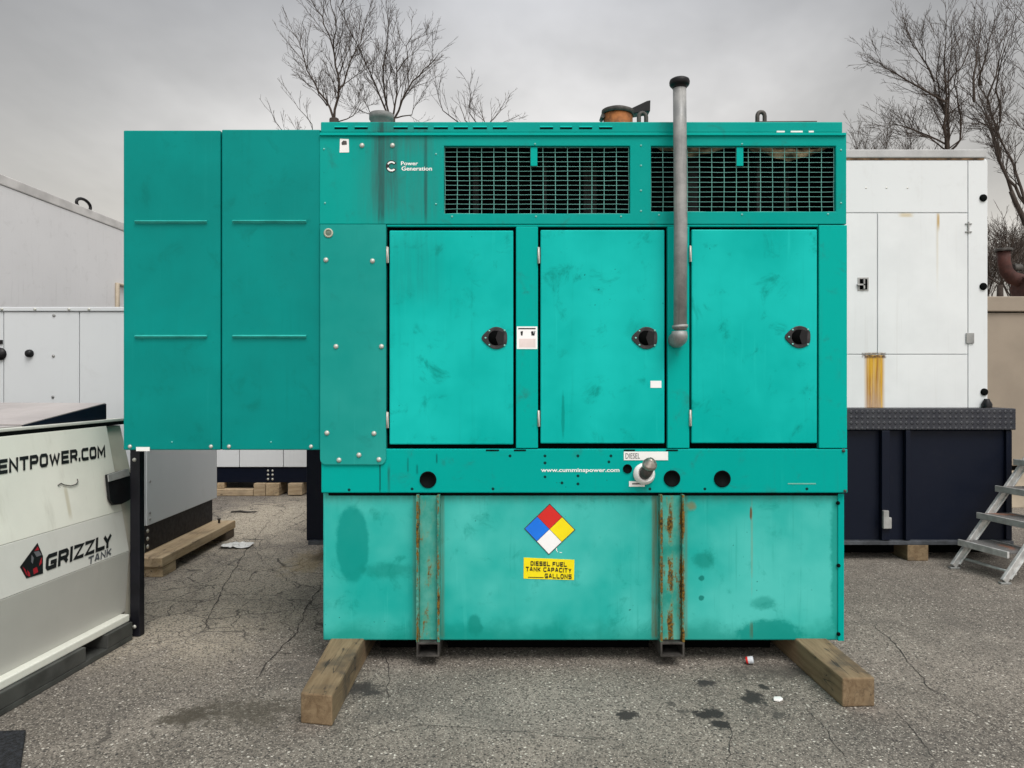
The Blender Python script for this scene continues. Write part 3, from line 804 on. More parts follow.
block_text('TANK CAPACITY', 'lettering', M_blacktext, yl, P3(525.8, 571.2, .0315), sl, (0, 0, 1), 46 * gs, 4.6 * gs, weight=.25, aspect=1.1, gap=.36)
block_text('GALLONS', 'lettering', M_blacktext, yl, P3(544.8, 578.2, .0315), sl, (0, 0, 1), 27 * gs, 4.8 * gs, weight=.25, aspect=1.1, gap=.36)
mb = MB(); mb.prism([P3(528, 577.6, .0318), P3(543.5, 577.9, .0318), P3(543.5, 577.2, .0318), P3(528, 576.9, .0318)], (0, .0005, 0)); mb.build('blank_line', M_blacktext, yl)
mb = MB()
for a, b, c_, d_ in ((556, 548, 1, 3), (559.5, 552, 2.5, .8), (557, 551, .8, 1.2)):
    mb.prism([P3(a, b, .0338), P3(a + c_, b + .4, .0338), P3(a + c_, b + d_, .0338), P3(a + .3, b + d_, .0338)], (0, .001, 0))
mb.build('torn_sticker', M_white, tank)
# labels and emblem on the upper panel
mb = MB(); mb.prism([P3(340, 138.8), P3(348.8, 139.2), P3(349.2, 152.5), P3(339.6, 152.6)], (0, -.0015, 0)); lab = mb.build('tag_label', M_whitelabel, upper)
mb = MB(); mb.prism([P3(341.5, 142.5, -.002), P3(343.5, 140.5, -.002), P3(346.5, 141, -.002), P3(347, 144.5, -.002), P3(342, 145, -.002)], (0, -.0006, 0)); mb.build('tag_mark', M_steel_dark, lab)
em = MB()
def arc(r0, r1, a0, a1, n, lift, c, sx=1.0):
    ps = [];
    for i in range(n + 1):
        a = a0 + (a1 - a0) * i / n; ps.append((c[0] + r1 * sx * math.cos(a), c[1] + r1 * math.sin(a)))
    for i in range(n, -1, -1):
        a = a0 + (a1 - a0) * i / n; ps.append((c[0] + r0 * sx * math.cos(a), c[1] + r0 * math.sin(a)))
    return [P3(p[0], p[1], lift) for p in ps]
def strip(mb, ps, n, mi=0, d=-.0008):
    k = len(ps) // 2
    for i in range(k - 1):
        mb.prism([ps[i], ps[i + 1], ps[2 * k - 2 - i], ps[2 * k - 1 - i]], (0, d, 0), mi)
strip(em, arc(2.6, 6.0, .55, 2 * PI - .55, 16, -.001, (391.5, 166.3), .95), 16)
emo = em.build('maker_emblem', M_blacktext, upper)
em = MB(); strip(em, arc(3.5, 5.0, PI + .5, 2 * PI - .7, 8, -.0022, (391.5, 166.3), .95), 8); strip(em, arc(3.3, 5.1, .75, PI - .4, 8, -.0022, (391.5, 166.3), .95), 8)
em.build('emblem_inlay', M_whitetext, emo)
text('Power', 'lettering', M_whitetext, upper, P3(401, 165.3, -.0012), (1, 0, 0), (0, 0, 1), 17 * gs, 3.9 * gs, bold=.02)
text('Generation', 'lettering', M_whitetext, upper, P3(401.5, 170.6, -.0012), (1, 0, 0), (0, 0, 1), 30.5 * gs, 4.2 * gs, bold=.02)
# warning label on first pillar, small label on the second door
mb = MB(); gbox(mb, 516.8, 537.4, 326.5, 349, -.0015, .001); wl = mb.build('warning_label', M_white, gen)
mb = MB(); gbox(mb, 518.2, 535.6, 328.0, 329.2, -.0025, -.0012)
for ox in (0, 10.5):
    mb.prism([P3(520.5 + ox, 331.5, -.0025), P3(523 + ox, 331, -.0025), P3(522.5 + ox + ox * .1, 335.6, -.0025), P3(521 + ox, 335.4, -.0025)], (0, .001, 0))
mb.prism([P3(533.5, 335.5, -.0025), P3(534.4, 335.8, -.0025), P3(535.4, 331, -.0025), P3(534.6, 330.8, -.0025)], (0, .001, 0))
mb.build('pictograms', M_blacktext, wl)
mb = MB(); gbox(mb, 519, 535.5, 338.6, 347.5, -.002, -.001); mb.build('warning_text_block', simple('pinkish_print', (.72, .62, .60), .5), wl)
mb = MB(); gbox(mb, 650.4, 661.3, 380.8, 387.8, -.0048, -.003); mb.build('small_label', M_white, doors[1])
M_rib = simple('rib_highlight_teal', (.03, .36, .32), .4, var=.2, scale=12)  # lighter teal paints the highlight along the duct ribs
# duct boxes on the left
duct = None
for a, b, t, dy in ((123.3, 220.4, 130.2, .012), (221.6, 320.2, 129.4, .006)):
    kf = 1 + dy / YF
    mb = MB(); mb.box(gx(a) * kf, gx(b) * (kf if a < 200 else 1.0), dy, 1.3, CAMZ + (gz(450) - CAMZ) * kf, CAMZ + (gz(t) - CAMZ) * kf)
    dpt = mb.build('duct_box', M_duct, gen, bevel=.006)
    for py in (222, 337):
        mb = MB(); xa, xb = a + 11, b - 14
        z = gz(py); y = dy - .001
        mb.prism([(gx(xa), y, z + .012), (gx(xa), y - .016, z + .004), (gx(xa), y - .003, z - .005), (gx(xa), y + .002, z - .007)], (gx(xb) - gx(xa), 0, 0))
        mb.build('pressed_rib', M_rib, dpt, bevel=.001)
    for px in ((130, 172, 211) if a < 200 else (229, 271, 311)):
        inst(rivet_proto if px in (172, 271) else bolt_proto, dpt, P3(px, 442 if px in (172, 271) else 446.5, dy)).scale = (.8, .8, .8)
mb = MB(); gbox(mb, 135.5, 149, 447.2, 451.2, .006, .010); mb.build('duct_label', M_whitelabel, gen)
# hanging gasket strip between the boxes
mb = MB(); gbox(mb, 220.4, 221.6, 131, 450, .03, 1.2); mb.build('joint_seal', M_gap, gen)
# breather pipe in front of the doors
dy = -.085
vp = MB()
pts = [P3(679.5, 84, dy), P3(680, 140, dy), P3(680.6, 230, dy), P3(680.2, 330, dy)]
vp.tube(pts, [.0345, .0345, .0345, .0345], 20)
pipe = vp.build('vent_pipe', M_galv_dark, gen)
mb = MB(); mb.lathe(P3(679.5, 88, dy), [(.0345, -.005), (.038, .0), (.0375, .008), (.047, .010), (.052, .018), (.053, .032), (.050, .042), (.040, .048), (0, .050)], (0, 0, 1), 24)
mb.build('pipe_cap', M_black, pipe)
mb = MB()
mb.tube([P3(680.2, 328, dy), P3(680, 325, dy)], .041, 20)
cc = P3(679.4, 335, dy)
mb.tube([cc + Vector((0, 0, .02)), cc, cc + Vector((-.001, .010, -.014)), cc + Vector((-.002, .040, -.022)), cc + Vector((-.002, .09, -.022))], [.038, .043, .045, .043, .040], 20)
mb.build('elbow', M_galv_dark, pipe)
# on the roof: round cap, exhaust outlet with flap, lifting eyes
mb = MB(); q = P3(381.5, 122.5, .45)
zt_ = P3(381, 112.5, .45).z; zb_ = gz(122.2); hh_ = zt_ - zb_
mb.lathe(Vector((q.x, .45, zb_)), [(.066, 0), (.066, hh_ - .05), (.073, hh_ - .045), (.073, hh_ - .012), (.05, hh_ - .004), (0, hh_)], (0, 0, 1), 22)
mb.build('round_vent_cap', simple('sooty_steel', (.15, .15, .148), .6, 0, .45, 9), roof_o)
q = P3(618, 120, .6); zr = gz(122.2)
mb = MB(); hx_ = P3(618, 112.2, .6).z - zr; mb.lathe((q.x, .6, zr), [(.090, 0), (.090, hx_), (.08, hx_)], (0, 0, 1), 26); ex = mb.build('exhaust_outlet', M_rustpipe, roof_o)
mb = MB(); mb.lathe((q.x, .6, zr + hx_), [(.096, -.022), (.102, -.014), (.102, .004), (.08, .014), (0, .018)], (.05, 0, 1), 26); fl = mb.build('rain_flap', M_steel_dark, ex)
mb = MB()
a = P3(630, 113, .6); b_ = P3(649, 108.0, .6)
mb.prism([(a.x, .56, a.z - .02), (b_.x - .02, .56, b_.z - .035), (b_.x, .56, b_.z - .035), (b_.x + .002, .56, b_.z + .035), (b_.x - .02, .56, b_.z + .030), (a.x, .56, a.z + .015)], (0, .08, 0))
mb.build('counterweight', M_black, fl, bevel=.004)
mb = MB(); w_ = P3(603, 118, .6); mb.tube([(w_.x - .006, .56, w_.z), (w_.x - .006, .64, w_.z)], .013, 10); mb.build('hinge_pin', M_steel_dark, fl)
def lifting_eye(px, py, dyy):
    q = P3(px, py, dyy); mb = MB(); zb = zr - .001
    pts = []
    h = q.z + .03 - zb
    for i in range(9):
        a = PI * i / 8; pts.append((q.x - .021 * math.cos(a), dyy, zb + h - .024 + .024 * math.sin(a)))
    mb.tube([(q.x - .021, dyy, zb)] + pts + [(q.x + .021, dyy, zb)], .0125, 8)
    mb.build('lifting_eye', M_steel_dark, roof_o)
lifting_eye(642.5, 118.2, .3); lifting_eye(761, 117.2, .3)

# ------------------------------------------------------------------ timbers under the green generator
def timber(name, label, cat, corners, h, mat, group=None, z=0, bev=.007):
    """corners: 4 world xy (ccw)"""
    cx = sum(c[0] for c in corners) / 4; cy = sum(c[1] for c in corners) / 4
    # cut into lengths so that the long faces are slightly uneven
    n = 10; mb = MB(); rows = []
    for i in range(n + 1):
        t = i / n
        l = Vector(corners[0]).lerp(Vector(corners[3]), t); r = Vector(corners[1]).lerp(Vector(corners[2]), t)
        ring = []
        for p, zz, sx in ((l, 0, -1), (r, 0, 1), (r, h, 1), (l, h, -1)):
            j = mnoise.noise(Vector((p.x * 7, p.y * 7, zz * 9 + 4)))
            ring.append((p.x - cx + sx * j * .003, p.y - cy, zz - (abs(j) * .005 if zz else 0)))
        rows.append(len(mb.v)); mb.v += ring
    for i in range(n):
        a, b = rows[i], rows[i + 1]
        for k in range(4): mb.face([a + k, a + (k + 1) % 4, b + (k + 1) % 4, b + k])
    mb.face([rows[0] + k for k in (3, 2, 1, 0)]); mb.face([rows[n] + k for k in range(4)])
    o = mb.build(name, mat, None, bevel=bev, loc=(cx, cy, z))
    return tag(o, label, cat, group)
def at_h(px, py, z):
    Y = F * (CAMZ - z) / (py - HY); return ((px - CX) / F * Y, Y)
TH = .138
fl_, fr_ = at_h(300.5, 692.5, TH), at_h(332, 695.5, TH); bl_, br_ = at_h(327, 644.8, TH), at_h(360.5, 644.8, TH)
def ext(a, b, k): return (a[0] + (b[0] - a[0]) * k, a[1] + (b[1] - a[1]) * k)
timber('timber', 'weathered square timber under the left end of the teal generator, its end split-free and dusty', 'timber', [fl_, fr_, ext(fr_, br_, 3.4), ext(fl_, bl_, 3.4)], TH, M_timber, 'timbers under the teal generator')
bpy.data.objects['timber']['label'] = 'weathered square timber under the left end of the teal generator'
fl_, fr_ = at_h(842.5, 678, TH), at_h(875, 677.5, TH); bl_, br_ = at_h(797, 640, TH), at_h(829, 640, TH)
timber('timber', 'weathered square timber under the right end of the teal generator', 'timber', [fl_, fr_, ext(fr_, br_, 3.4), ext(fl_, bl_, 3.4)], TH, M_timber, 'timbers under the teal generator')

# ------------------------------------------------------------------ white container generator on navy tank (behind, right)
YR = 6.10
rg = thing('container_generator', 'tall white generator enclosure with rust-streaked door on a navy steel base tank', 'generator', (0, YR, 0))
def RX(px, d=0.): return (px - CX) / F * (YR + d)
def RZ(py, d=0.): return CAMZ - (py - HY) / F * (YR + d)
LEFT = 308
mb = MB(); mb.box(RX(LEFT), RX(1016), 0, 2.45, RZ(430), RZ(408.5)); dk = mb.build('deck_edge', M_diamond, rg, bevel=.006)
mb = MB(); mb.box(RX(LEFT, .05) - .015, RX(1012.5, .05), .05, 2.4, RZ(541, .05), RZ(430.2))
nt = mb.build('base_tank', M_navy, rg, bevel=.01)
mb = MB(); mb.box(RX(LEFT), RX(1014), .0, .06, RZ(545), RZ(541)); mb.build('bottom_flange', simple('scuffed_flange', (.06, .065, .075), .5, .2, .4, 10), nt, bevel=.003)
for a, b in ((882, 890), (906, 910.5), (1008, 1013.5), (400, 406), (560, 566), (720, 726)):
    mb = MB(); mb.box(RX(a), RX(b), .0 if a < 1000 else .02, .052, RZ(540.5), RZ(430.6)); mb.build('rib', M_navy, nt, bevel=.004)
mb = MB(); mb.box(RX(LEFT) + .3, RX(1000), .22, .40, .02, RZ(541, .05) - .001); mb.build('shade_block', M_dark, nt)  # unseen bar added to block light under the navy tank
mb = MB(); mb.box(RX(881.5), RX(887), -.035, -.004, RZ(528), RZ(510)); mb.box(RX(887), RX(890), -.03, -.004, RZ(528), RZ(517))
mb.build('drain_valve', M_grey_plate, nt, bevel=.004)
WD = .08
def WX(px): return RX(px, WD)
def WZ(py): return RZ(py, WD)
mb = MB(); mb.box(RX(LEFT) + .15, WX(988), WD + .012, 2.3, WZ(408.2), WZ(158.5)); enc = mb.build('enclosure', M_white_enc, rg, bevel=.01)
mb = MB(); mb.box(RX(LEFT) + .13, WX(986), WD - .01, 2.32, WZ(158), WZ(149.6)); mb.build('roof', M_cap, rg, bevel=.008)
mb = MB(); mb.box(RX(LEFT) + .16, WX(984), WD - .002, WD + .02, WZ(159.8), WZ(158.2)); mb.build('roof_seam', simple('rusty_seam', (.14, .085, .045), .8, 0, .7, 14), rg)
mb = MB(); mb.box(WX(700), WX(967.6), WD, WD + .012, WZ(212.4), WZ(160.5)); mb.build('upper_panel', M_white_enc, rg, bevel=.003)
mb = MB(); mb.box(WX(760), WX(877), WD, WD + .012, WZ(354), WZ(213.4)); dr1 = mb.build('door', M_white_door, rg, bevel=.003)
mb = MB(); mb.box(WX(877.9), WX(967.6), WD, WD + .012, WZ(354), WZ(213.4)); dr2 = mb.build('door', M_white_door, rg, bevel=.003)
mb = MB(); mb.box(WX(700), WX(967.6), WD, WD + .012, WZ(407.8), WZ(354.8)); lp = mb.build('lower_panel', M_white_door, rg, bevel=.003, label='white lower panel with a wide orange rust run')
mb = MB(); mb.box(WX(968.4), WX(987.6), WD, WD + .012, WZ(407.8), WZ(160.5)); cpn = mb.build('corner_panel', M_white_enc, rg, bevel=.003)
mb = MB(); mb.box(WX(857.5), WX(868.5), WD - .004, WD + .001, WZ(291), WZ(277.5)); lt = mb.build('door_latch', M_grey_plate, dr1, bevel=.002)
mb = MB(); mb.box(WX(859.5), WX(867), WD - .006, WD - .0035, WZ(289.5), WZ(279)); mb.build('latch_recess', M_dark, lt)
mb = MB(); mb.box(WX(856.5), WX(864), WD - .02, WD - .006, WZ(285.5), WZ(284)); mb.box(WX(862.5), WX(864), WD - .02, WD - .006, WZ(289), WZ(279.5)); mb.build('latch_handle', M_galv, lt)
mb = MB()
for py in (224, 232): mb.box(WX(965), WX(971.5), WD - .008, WD - .001, WZ(py + .6), WZ(py - .6))
mb.box(WX(967.4), WX(968.6), WD - .012, WD - .001, WZ(233), WZ(222)); mb.build('hinge', M_galv_dark, dr2, bevel=.001)
mb = MB(); mb.box(WX(965.5), WX(973.5), WD - .012, WD - .001, WZ(343.5), WZ(333)); mb.build('hinge', M_galv_dark, dr2, bevel=.003)
for px, py, rp in ((983, 198, 3.5), (983, 286.5, 3.5), (984, 392, 3.5)):
    mb = MB(); mb.lathe((WX(px), WD - .001, WZ(py)), [(rp * .0086 * 1.05, 0), (rp * .0086, -.010), (rp * .0086 * .8, -.014), (0, -.014)], (0, 1, 0), 18)
    o = mb.build('black_plug', M_gap, cpn); 
mb = MB(); mb.lathe((WX(984.5), WD - .03, WZ(407.5)), [(.040, 0), (.042, .03), (.026, .06), (.02, .075)], (0, 0, 1), 16); mb.build('plug_stand', M_black, dk)
mb = MB()
for px in (866, 886.5, 907.5): mb = MB(); mb.lathe((WX(px), WD - .001, WZ(188)), [(.008, 0), (0, -.004)], (0, 1, 0), 8); mb.build('screw', M_zinc, enc)
p = GP(917, 561)
def block(name, label, x0, x1, y0, y1, z0, z1, mat, group=None, cat='timber'):
    cx, cy = (x0 + x1) / 2, (y0 + y1) / 2
    mb = MB(); mb.box(x0 - cx, x1 - cx, y0 - cy, y1 - cy, 0, z1 - z0)
    return tag(mb.build(name, mat, None, bevel=.006, loc=(cx, cy, z0)), label, cat, group)
zt = RZ(545)
block('timber', 'square timber end under the navy base tank near the aluminium steps', RX(907.5), RX(928.5), YR + .0, YR + 2.4, 0, zt, M_timber)
block('timber', 'timber under the left end of the navy base tank, mostly behind the teal fuel tank', RX(322), RX(345), YR + .05, YR + 2.4, 0, zt, M_timber_new)

# ------------------------------------------------------------------ beige cabinet with rusty exhaust at the far right
YB = 8.6
bg = thing('beige_cabinet', 'beige generator cabinet behind the steps with a rust brown exhaust on its roof', 'generator', (6.6, YB, 0))
def BX(px, d=0): return (px - CX) / F * (YB + d) - 6.6
def BZ(py, d=0): return CAMZ - (py - HY) / F * (YB + d)
mb = MB(); mb.box(BX(930), 2.2, .02, 2.0, BZ(466), BZ(312.5)); mb.build('body', M_beige, bg, bevel=.01)
mb = MB(); mb.box(BX(930) - .03, 2.23, -.02, 2.03, BZ(311.5), BZ(296.5)); mb.build('roof', M_beige, bg, bevel=.01)
mb = MB(); mb.box(BX(930) + .02, 2.18, .03, 1.98, BZ(312.5), BZ(311.5)); mb.build('roof_gap', M_gap, bg)
mb = MB(); mb.box(BX(930) - .1, 2.3, -.06, 2.1, BZ(490), BZ(471)); mb.build('base_beam', M_tan, bg, bevel=.008)
mb = MB(); mb.box(BX(930), 2.2, .1, 1.9, BZ(471.3), BZ(466)); mb.build('base_gap', M_gap, bg)
mb = MB(); mb.box(BX(930), BX(985), -.02, 2.0, 0, BZ(490)); mb.box(BX(1010), BX(1060), -.02, 2.0, 0, BZ(490)); mb.build('support', M_tan, bg, bevel=.008)
dd = .7
def B3(px, py): return Vector((BX(px, dd), dd, BZ(py, dd)))
mb = MB(); mb.tube([B3(1003.5, 250), B3(1004, 262), B3(1006, 271), B3(1012, 278), B3(1022, 281), B3(1040, 281)], [.075, .075, .08, .085, .09, .09], 16)
exo = mb.build('exhaust_pipe', M_rustbrown, bg)
mb = MB(); mb.lathe(B3(1003.5, 251.5), [(.10, 0), (.105, .02), (.10, .035), (.06, .035)], (0, 0, 1), 18); mb.build('pipe_rim', M_steel_dark, exo)
mb = MB(); mb.tube([B3(1018, 287), B3(1060, 287)], .15, 18); mb.build('muffler', M_rustbrown, bg)
mb = MB(); mb.tube([B3(1013, 268), B3(1021, 268)], .05, 12); mb.tube([B3(1017, 268), B3(1017, 278)], .03, 8); mb.build('flap_weight', M_steel_dark, exo)
mb = MB()
for px in (1030, 1052): mb.box(BX(px, dd) - .06, BX(px, dd) + .06, dd - .12, dd + .12, BZ(296.5), BZ(287, dd) - .12)
mb.build('muffler_bracket', M_steel_dark, bg)

# ------------------------------------------------------------------ aluminium steps
f1, f2 = GP(953, 568.5), GP(1003.5, 584)
st = thing('step_ladder', 'aluminium access steps with grey gritted treads beside the navy tank', 'steps', (f1.x, f1.y, 0))
dv = Vector((f2.x - f1.x, f2.y - f1.y, 0)); 
up_ = Vector((.63, .10, .80)).normalized()
fwd = Vector((.99, .10, 0)).normalized()
def beam(mb, a, b, w, t, side):
    a, b = Vector(a), Vector(b); d = (b - a).normalized(); s = Vector(side).normalized(); n = d.cross(s).normalized()
    pts = [a - s * t / 2 - n * w / 2, a + s * t / 2 - n * w / 2, a + s * t / 2 + n * w / 2, a - s * t / 2 + n * w / 2]
    mb.prism(pts, b - a)
Ltot = 2.0
for o_ in (Vector((0, 0, .02)), dv + Vector((0, 0, .02))):
    mb = MB(); beam(mb, o_ - up_ * .0, o_ + up_ * Ltot, .052, .028, dv); beam(mb, o_ + up_ * .02 + Vector((.032, .004, 0)), o_ + up_ * Ltot + Vector((.032, .004, 0)), .012, .045, dv)
    s_ = mb.build('stringer', M_alu, st, bevel=.004)
    mb = MB(); mb.box(o_.x - .03, o_.x + .05, o_.y - .018, o_.y + .018, 0, .014); mb.build('foot', M_galv_dark, s_, bevel=.003)
def grit():
    m, g, b = new_mat('gritted_tread')
    P = g.coord(); n = g.noise(P, 6, 4); f = g.noise(P, 160, 2)
    c = g.mix(g.ss(f, .35, .65), (.06, .06, .06), (.16, .155, .15))
    c = g.mix(g.ss(n, .52, .66) * .7, c, (.32, .12, .06))
    g.put(b.inputs['Base Color'], c); b.inputs['Roughness'].default_value = .8
    g.put(b.inputs['Normal'], g.bump(f, .6, .004)); return m
M_grit = grit()
for i in range(6):
    h = .215 * (i + 1) - .005
    c0 = Vector((0, 0, .02)) + up_ * (h / up_.z)
    mb = MB()
    a = c0 - fwd * .115; b = a + dv
    lead = dv.normalized() * .02
    mb.prism([a + lead, b - lead, b - lead + fwd * .27, a + lead + fwd * .27], (0, 0, -.014), 0)
    e = MB(); beam(e, a + lead * .2 + Vector((0, 0, -.018)), b - lead * .2 + Vector((0, 0, -.018)), .05, .018, fwd); 
    beam(e, a + lead + fwd * .27 + Vector((0, 0, -.018)), b - lead + fwd * .27 + Vector((0, 0, -.018)), .04, .014, fwd)
    t_ = mb.build('tread', M_grit, st, bevel=.002); e.build('nosing', M_grey_plate if i else M_alu, t_, bevel=.003)
mb = MB(); mb.tube([Vector((.10, .01, .075)), dv + Vector((.10, .01, .075))], .012, 10); mb.build('tie_rod', M_alu, st)
mb = MB(); b0 = dv + up_ * .25; mb.box(b0.x + .03, b0.x + .085, b0.y - .05, b0.y - .016, b0.z - .05, b0.z + .03); mb.build('bracket', M_black, st, bevel=.005)
# rear legs that carry the top of the stair
for o_ in (Vector((0, 0, 0)), dv):
    tp = o_ + up_ * (Ltot - .08); mb = MB(); beam(mb, Vector((tp.x + .35, tp.y + .04, 0)), tp + Vector((.05, 0, .0)), .05, .028, dv); mb.build('rear_leg', M_alu, st, bevel=.003)

# ------------------------------------------------------------------ white fuel tank with lettering, front left
F0 = Vector((-2.228, 4.34, 0)); ang = -math.atan(.095)
ft = thing('portable_fuel_tank', 'scuffed cream fuel tank with badge, black lettering and raised lid at the left edge', 'fuel tank', F0, ang)
Rinv = Matrix.Rotation(-ang, 3, 'Z')
def on_plane(px, py, a, b):
    """pixel ray meets the tank's long plane through local (x, z) points a and b; returns local point"""
    o = Rinv @ (Vector((0, 0, CAMZ)) - F0); d = Rinv @ (W(px, py, 1.0) - Vector((0, 0, CAMZ)))
    n = Vector((-(b[1] - a[1]), 0, b[0] - a[0])); q = Vector((a[0], 0, a[1]))
    return o + d * ((q - o).dot(n) / d.dot(n))
HT, H1, H2, H3 = (-.205, 1.262), (-.105, .755), (-.060, .515), (-.085, .150)
NEAR, FAR = -3.4, -.035
def facet(a, b, name, mat, y0=NEAR, y1=FAR):
    mb = MB(); mb.prism([(a[0], y0, a[1]), (b[0], y0, b[1]), (b[0] - .3, y0, b[1]), (a[0] - .3, y0, a[1])], (0, y1 - y0, 0)); return mb.build(name, mat, ft, bevel=.003)
facet(HT, (H1[0], H1[1] + .001), 'upper_side', M_hull_top); facet((H1[0], H1[1]), (H2[0], H2[1] + .001), 'middle_side', M_hull_mid); facet(H2, H3, 'lower_side', M_hull_low)
mb = MB(); mb.box(-2.2, -.42, NEAR, FAR - .01, .15, 1.25); mb.build('tank_body', M_hull_mid, ft)
mb = MB(); mb.box(-.14, -.035, NEAR, -.07, .108, .150); mb.build('bottom_flange', M_hull_top, ft, bevel=.006)
mb = MB(); mb.box(-.20, -.012, NEAR, -.075, .0, .030)
yy = NEAR
for a, b in ((NEAR, -2.4), (-2.1, -1.55), (-1.18, -.48), (-.30, -.075)): mb.box(-.20, -.012, a, b, .0305, .107)
mb.box(-.21, -.19, NEAR, -.08, .03, .107)
mb.build('base_frame', simple('grey_steel_frame', (.055, .057, .053), .55, 0, .3, 7), ft, bevel=.004)
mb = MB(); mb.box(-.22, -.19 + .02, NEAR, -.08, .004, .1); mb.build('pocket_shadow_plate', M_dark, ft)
mb = MB(); mb.box(-.060, .002, -.03, .02, 0, 1.16); mb.box(-.060, -.052, -.16, -.03, 0, .112); po = mb.build('corner_post', simple('dark_post_paint', (.008, .008, .012), .5, 0, .4, 5, spec=.3), ft, bevel=.004)
mb = MB()
for z in (1.06, .06): mb = MB(); mb.lathe((-.03, -.0305, z), [(.012, 0), (.010, -.008), (0, -.009)], (0, 1, 0), 10); mb.build('bolt', M_zinc, po)
mb = MB(); mb.prism([(-.235, FAR + .001, 1.255), (-.115, FAR + .001, .76), (-.07, FAR + .001, .5), (-.095, FAR + .001, .11), (-.42, FAR + .001, .11), (-.42, FAR + .001, 1.255)], (0, .17, 0)); mb.build('end_plate', simple('cream_end_plate', (.52, .50, .42), .5, 0, .1, 5), ft)
mb = MB(); mb.box(-2.2, -.205, NEAR, .14, 1.283, 1.300); mb.build('top_rim', simple('cream_rim', (.62, .62, .57), .5, 0, .1, 6), ft, bevel=.004)
mb = MB(); mb.box(-2.19, -.207, NEAR, .138, 1.262, 1.283); mb.build('lid_gasket', M_gap, ft)
# raised wedge lid
mb = MB(); mb.prism([(-.222, -.01, 1.301), (-.222, -.01, 1.394), (-.222, -.66, 1.306), (-.222, -.66, 1.301)], (-1.95, 0, 0)); lid = mb.build('raised_lid', M_navy, ft, bevel=.003)
mb = MB(); mb.prism([(-.226, -.014, 1.3955), (-.226, -.66, 1.3075), (-2.16, -.66, 1.3075), (-2.16, -.014, 1.3955)], (0, 0, .004)); mb.build('lid_skin', M_lid, lid)
mb = MB(); mb.box(-2.17, -.23, NEAR, -.665, 1.301, 1.306); mb.build('flat_lid', M_lid, ft)
# latch flap
mb = MB()
HTo, H1o = (HT[0] + .03, HT[1]), (H1[0] + .03, H1[1])
q = [on_plane(107.5, 474.5, HTo, H1o), on_plane(128, 468.5, HTo, H1o), on_plane(133, 478, HTo, H1o), on_plane(133, 492, HTo, H1o), on_plane(130, 500, HTo, H1o), on_plane(122, 504, HTo, H1o), on_plane(114, 505, HTo, H1o), on_plane(110, 499, HTo, H1o)]
mb.prism([p + Vector((.0, 0, .0)) for p in q], (-.018, 0, -.003)); fo = mb.build('lifting_flap', M_black, ft, bevel=.003)
mb = MB(); q = [on_plane(107.2, 474.8, HTo, H1o), on_plane(128, 468.3, HTo, H1o), on_plane(129, 476, HTo, H1o), on_plane(108, 482, HTo, H1o)]
mb.prism([p + Vector((.006, 0, .001)) for p in q], (-.006, 0, -.001)); mb.build('flap_plate', M_grey_plate, fo, bevel=.002)
mb = MB(); pts = [on_plane(px, py, HT, H1) + Vector((.006, 0, .001)) for px, py in ((57, 485.5), (60, 483.5), (63, 485), (70, 486), (75, 484.5), (77, 482), (76.3, 479))]
mb.tube(pts, .0028, 6); mb.build('wire_handle', M_steel_dark, ft)
# lettering
def plane_frame(pl, pr, pu, A, B_, lift=.003):
    n = Vector((B_[1] - A[1], 0, -(B_[0] - A[0]))).normalized(); n = n if n.x > 0 else -n
    a, b, c = (on_plane(*p, A, B_) + n * lift for p in (pl, pr, pu))
    return a, (b - a), (c - a)
a, u, v = plane_frame((-2.5, 474.8), (105, 457.2), (-2.5, 460.0), HT, H1)
block_text('ENTPOWER.COM', 'website_lettering', M_blacktext, ft, a, u.normalized(), v.normalized(), u.length, v.length, weight=.25, gap=.22)
a, u, v = plane_frame((45, 571.5), (111.5, 546.5), (45, 555.5), H1, H2)
block_text('GRIZZLY', 'name_lettering', M_blacktext, ft, a, u.normalized(), v.normalized(), u.length, v.length, weight=.26, shear=.1, gap=.2)
a, u, v = plane_frame((88, 565.0), (111, 555.0), (88, 557.2), H1, H2)
block_text('TANK', 'name_lettering', M_graytext, ft, a, u.normalized(), v.normalized(), u.length, v.length, weight=.24, shear=.1, gap=.22)
def badge(pts, mat, lift, name, parent):
    n = Vector((H2[1] - H1[1], 0, -(H2[0] - H1[0]))).normalized(); n = n if n.x > 0 else -n
    mb = MB(); mb.prism([on_plane(px, py, H1, H2) + n * lift for px, py in pts], n * .001); return mb.build(name, mat, parent)
M_badge_red = simple('badge_red', (.30, .012, .02), .5); M_badge_grey = simple('badge_grey', (.12, .12, .13), .5)
bd = badge([(37, 543), (42.5, 556), (42.5, 573.5), (26, 578.5), (19.5, 567)], M_blacktext, .002, 'badge', ft)
for pts in ([(37, 546.5), (38.5, 550), (34, 551)], [(39.5, 561), (41, 557.5), (41, 563), (38.5, 566)], [(22, 567), (24.5, 569.5), (27, 576), (25.5, 575)], [(26.5, 570), (29, 573), (29.5, 576.5), (27.5, 576.5)], [(32.5, 569), (36, 567), (37.5, 572), (33, 574.5)]):
    badge(pts, M_badge_red, .0035, 'badge_shard', bd)
for pts in ([(33, 552), (38, 551), (41, 555), (36, 557)], [(31, 555), (33, 558), (32, 564), (30.5, 562)]): badge(pts, M_badge_grey, .0035, 'badge_shard', bd)

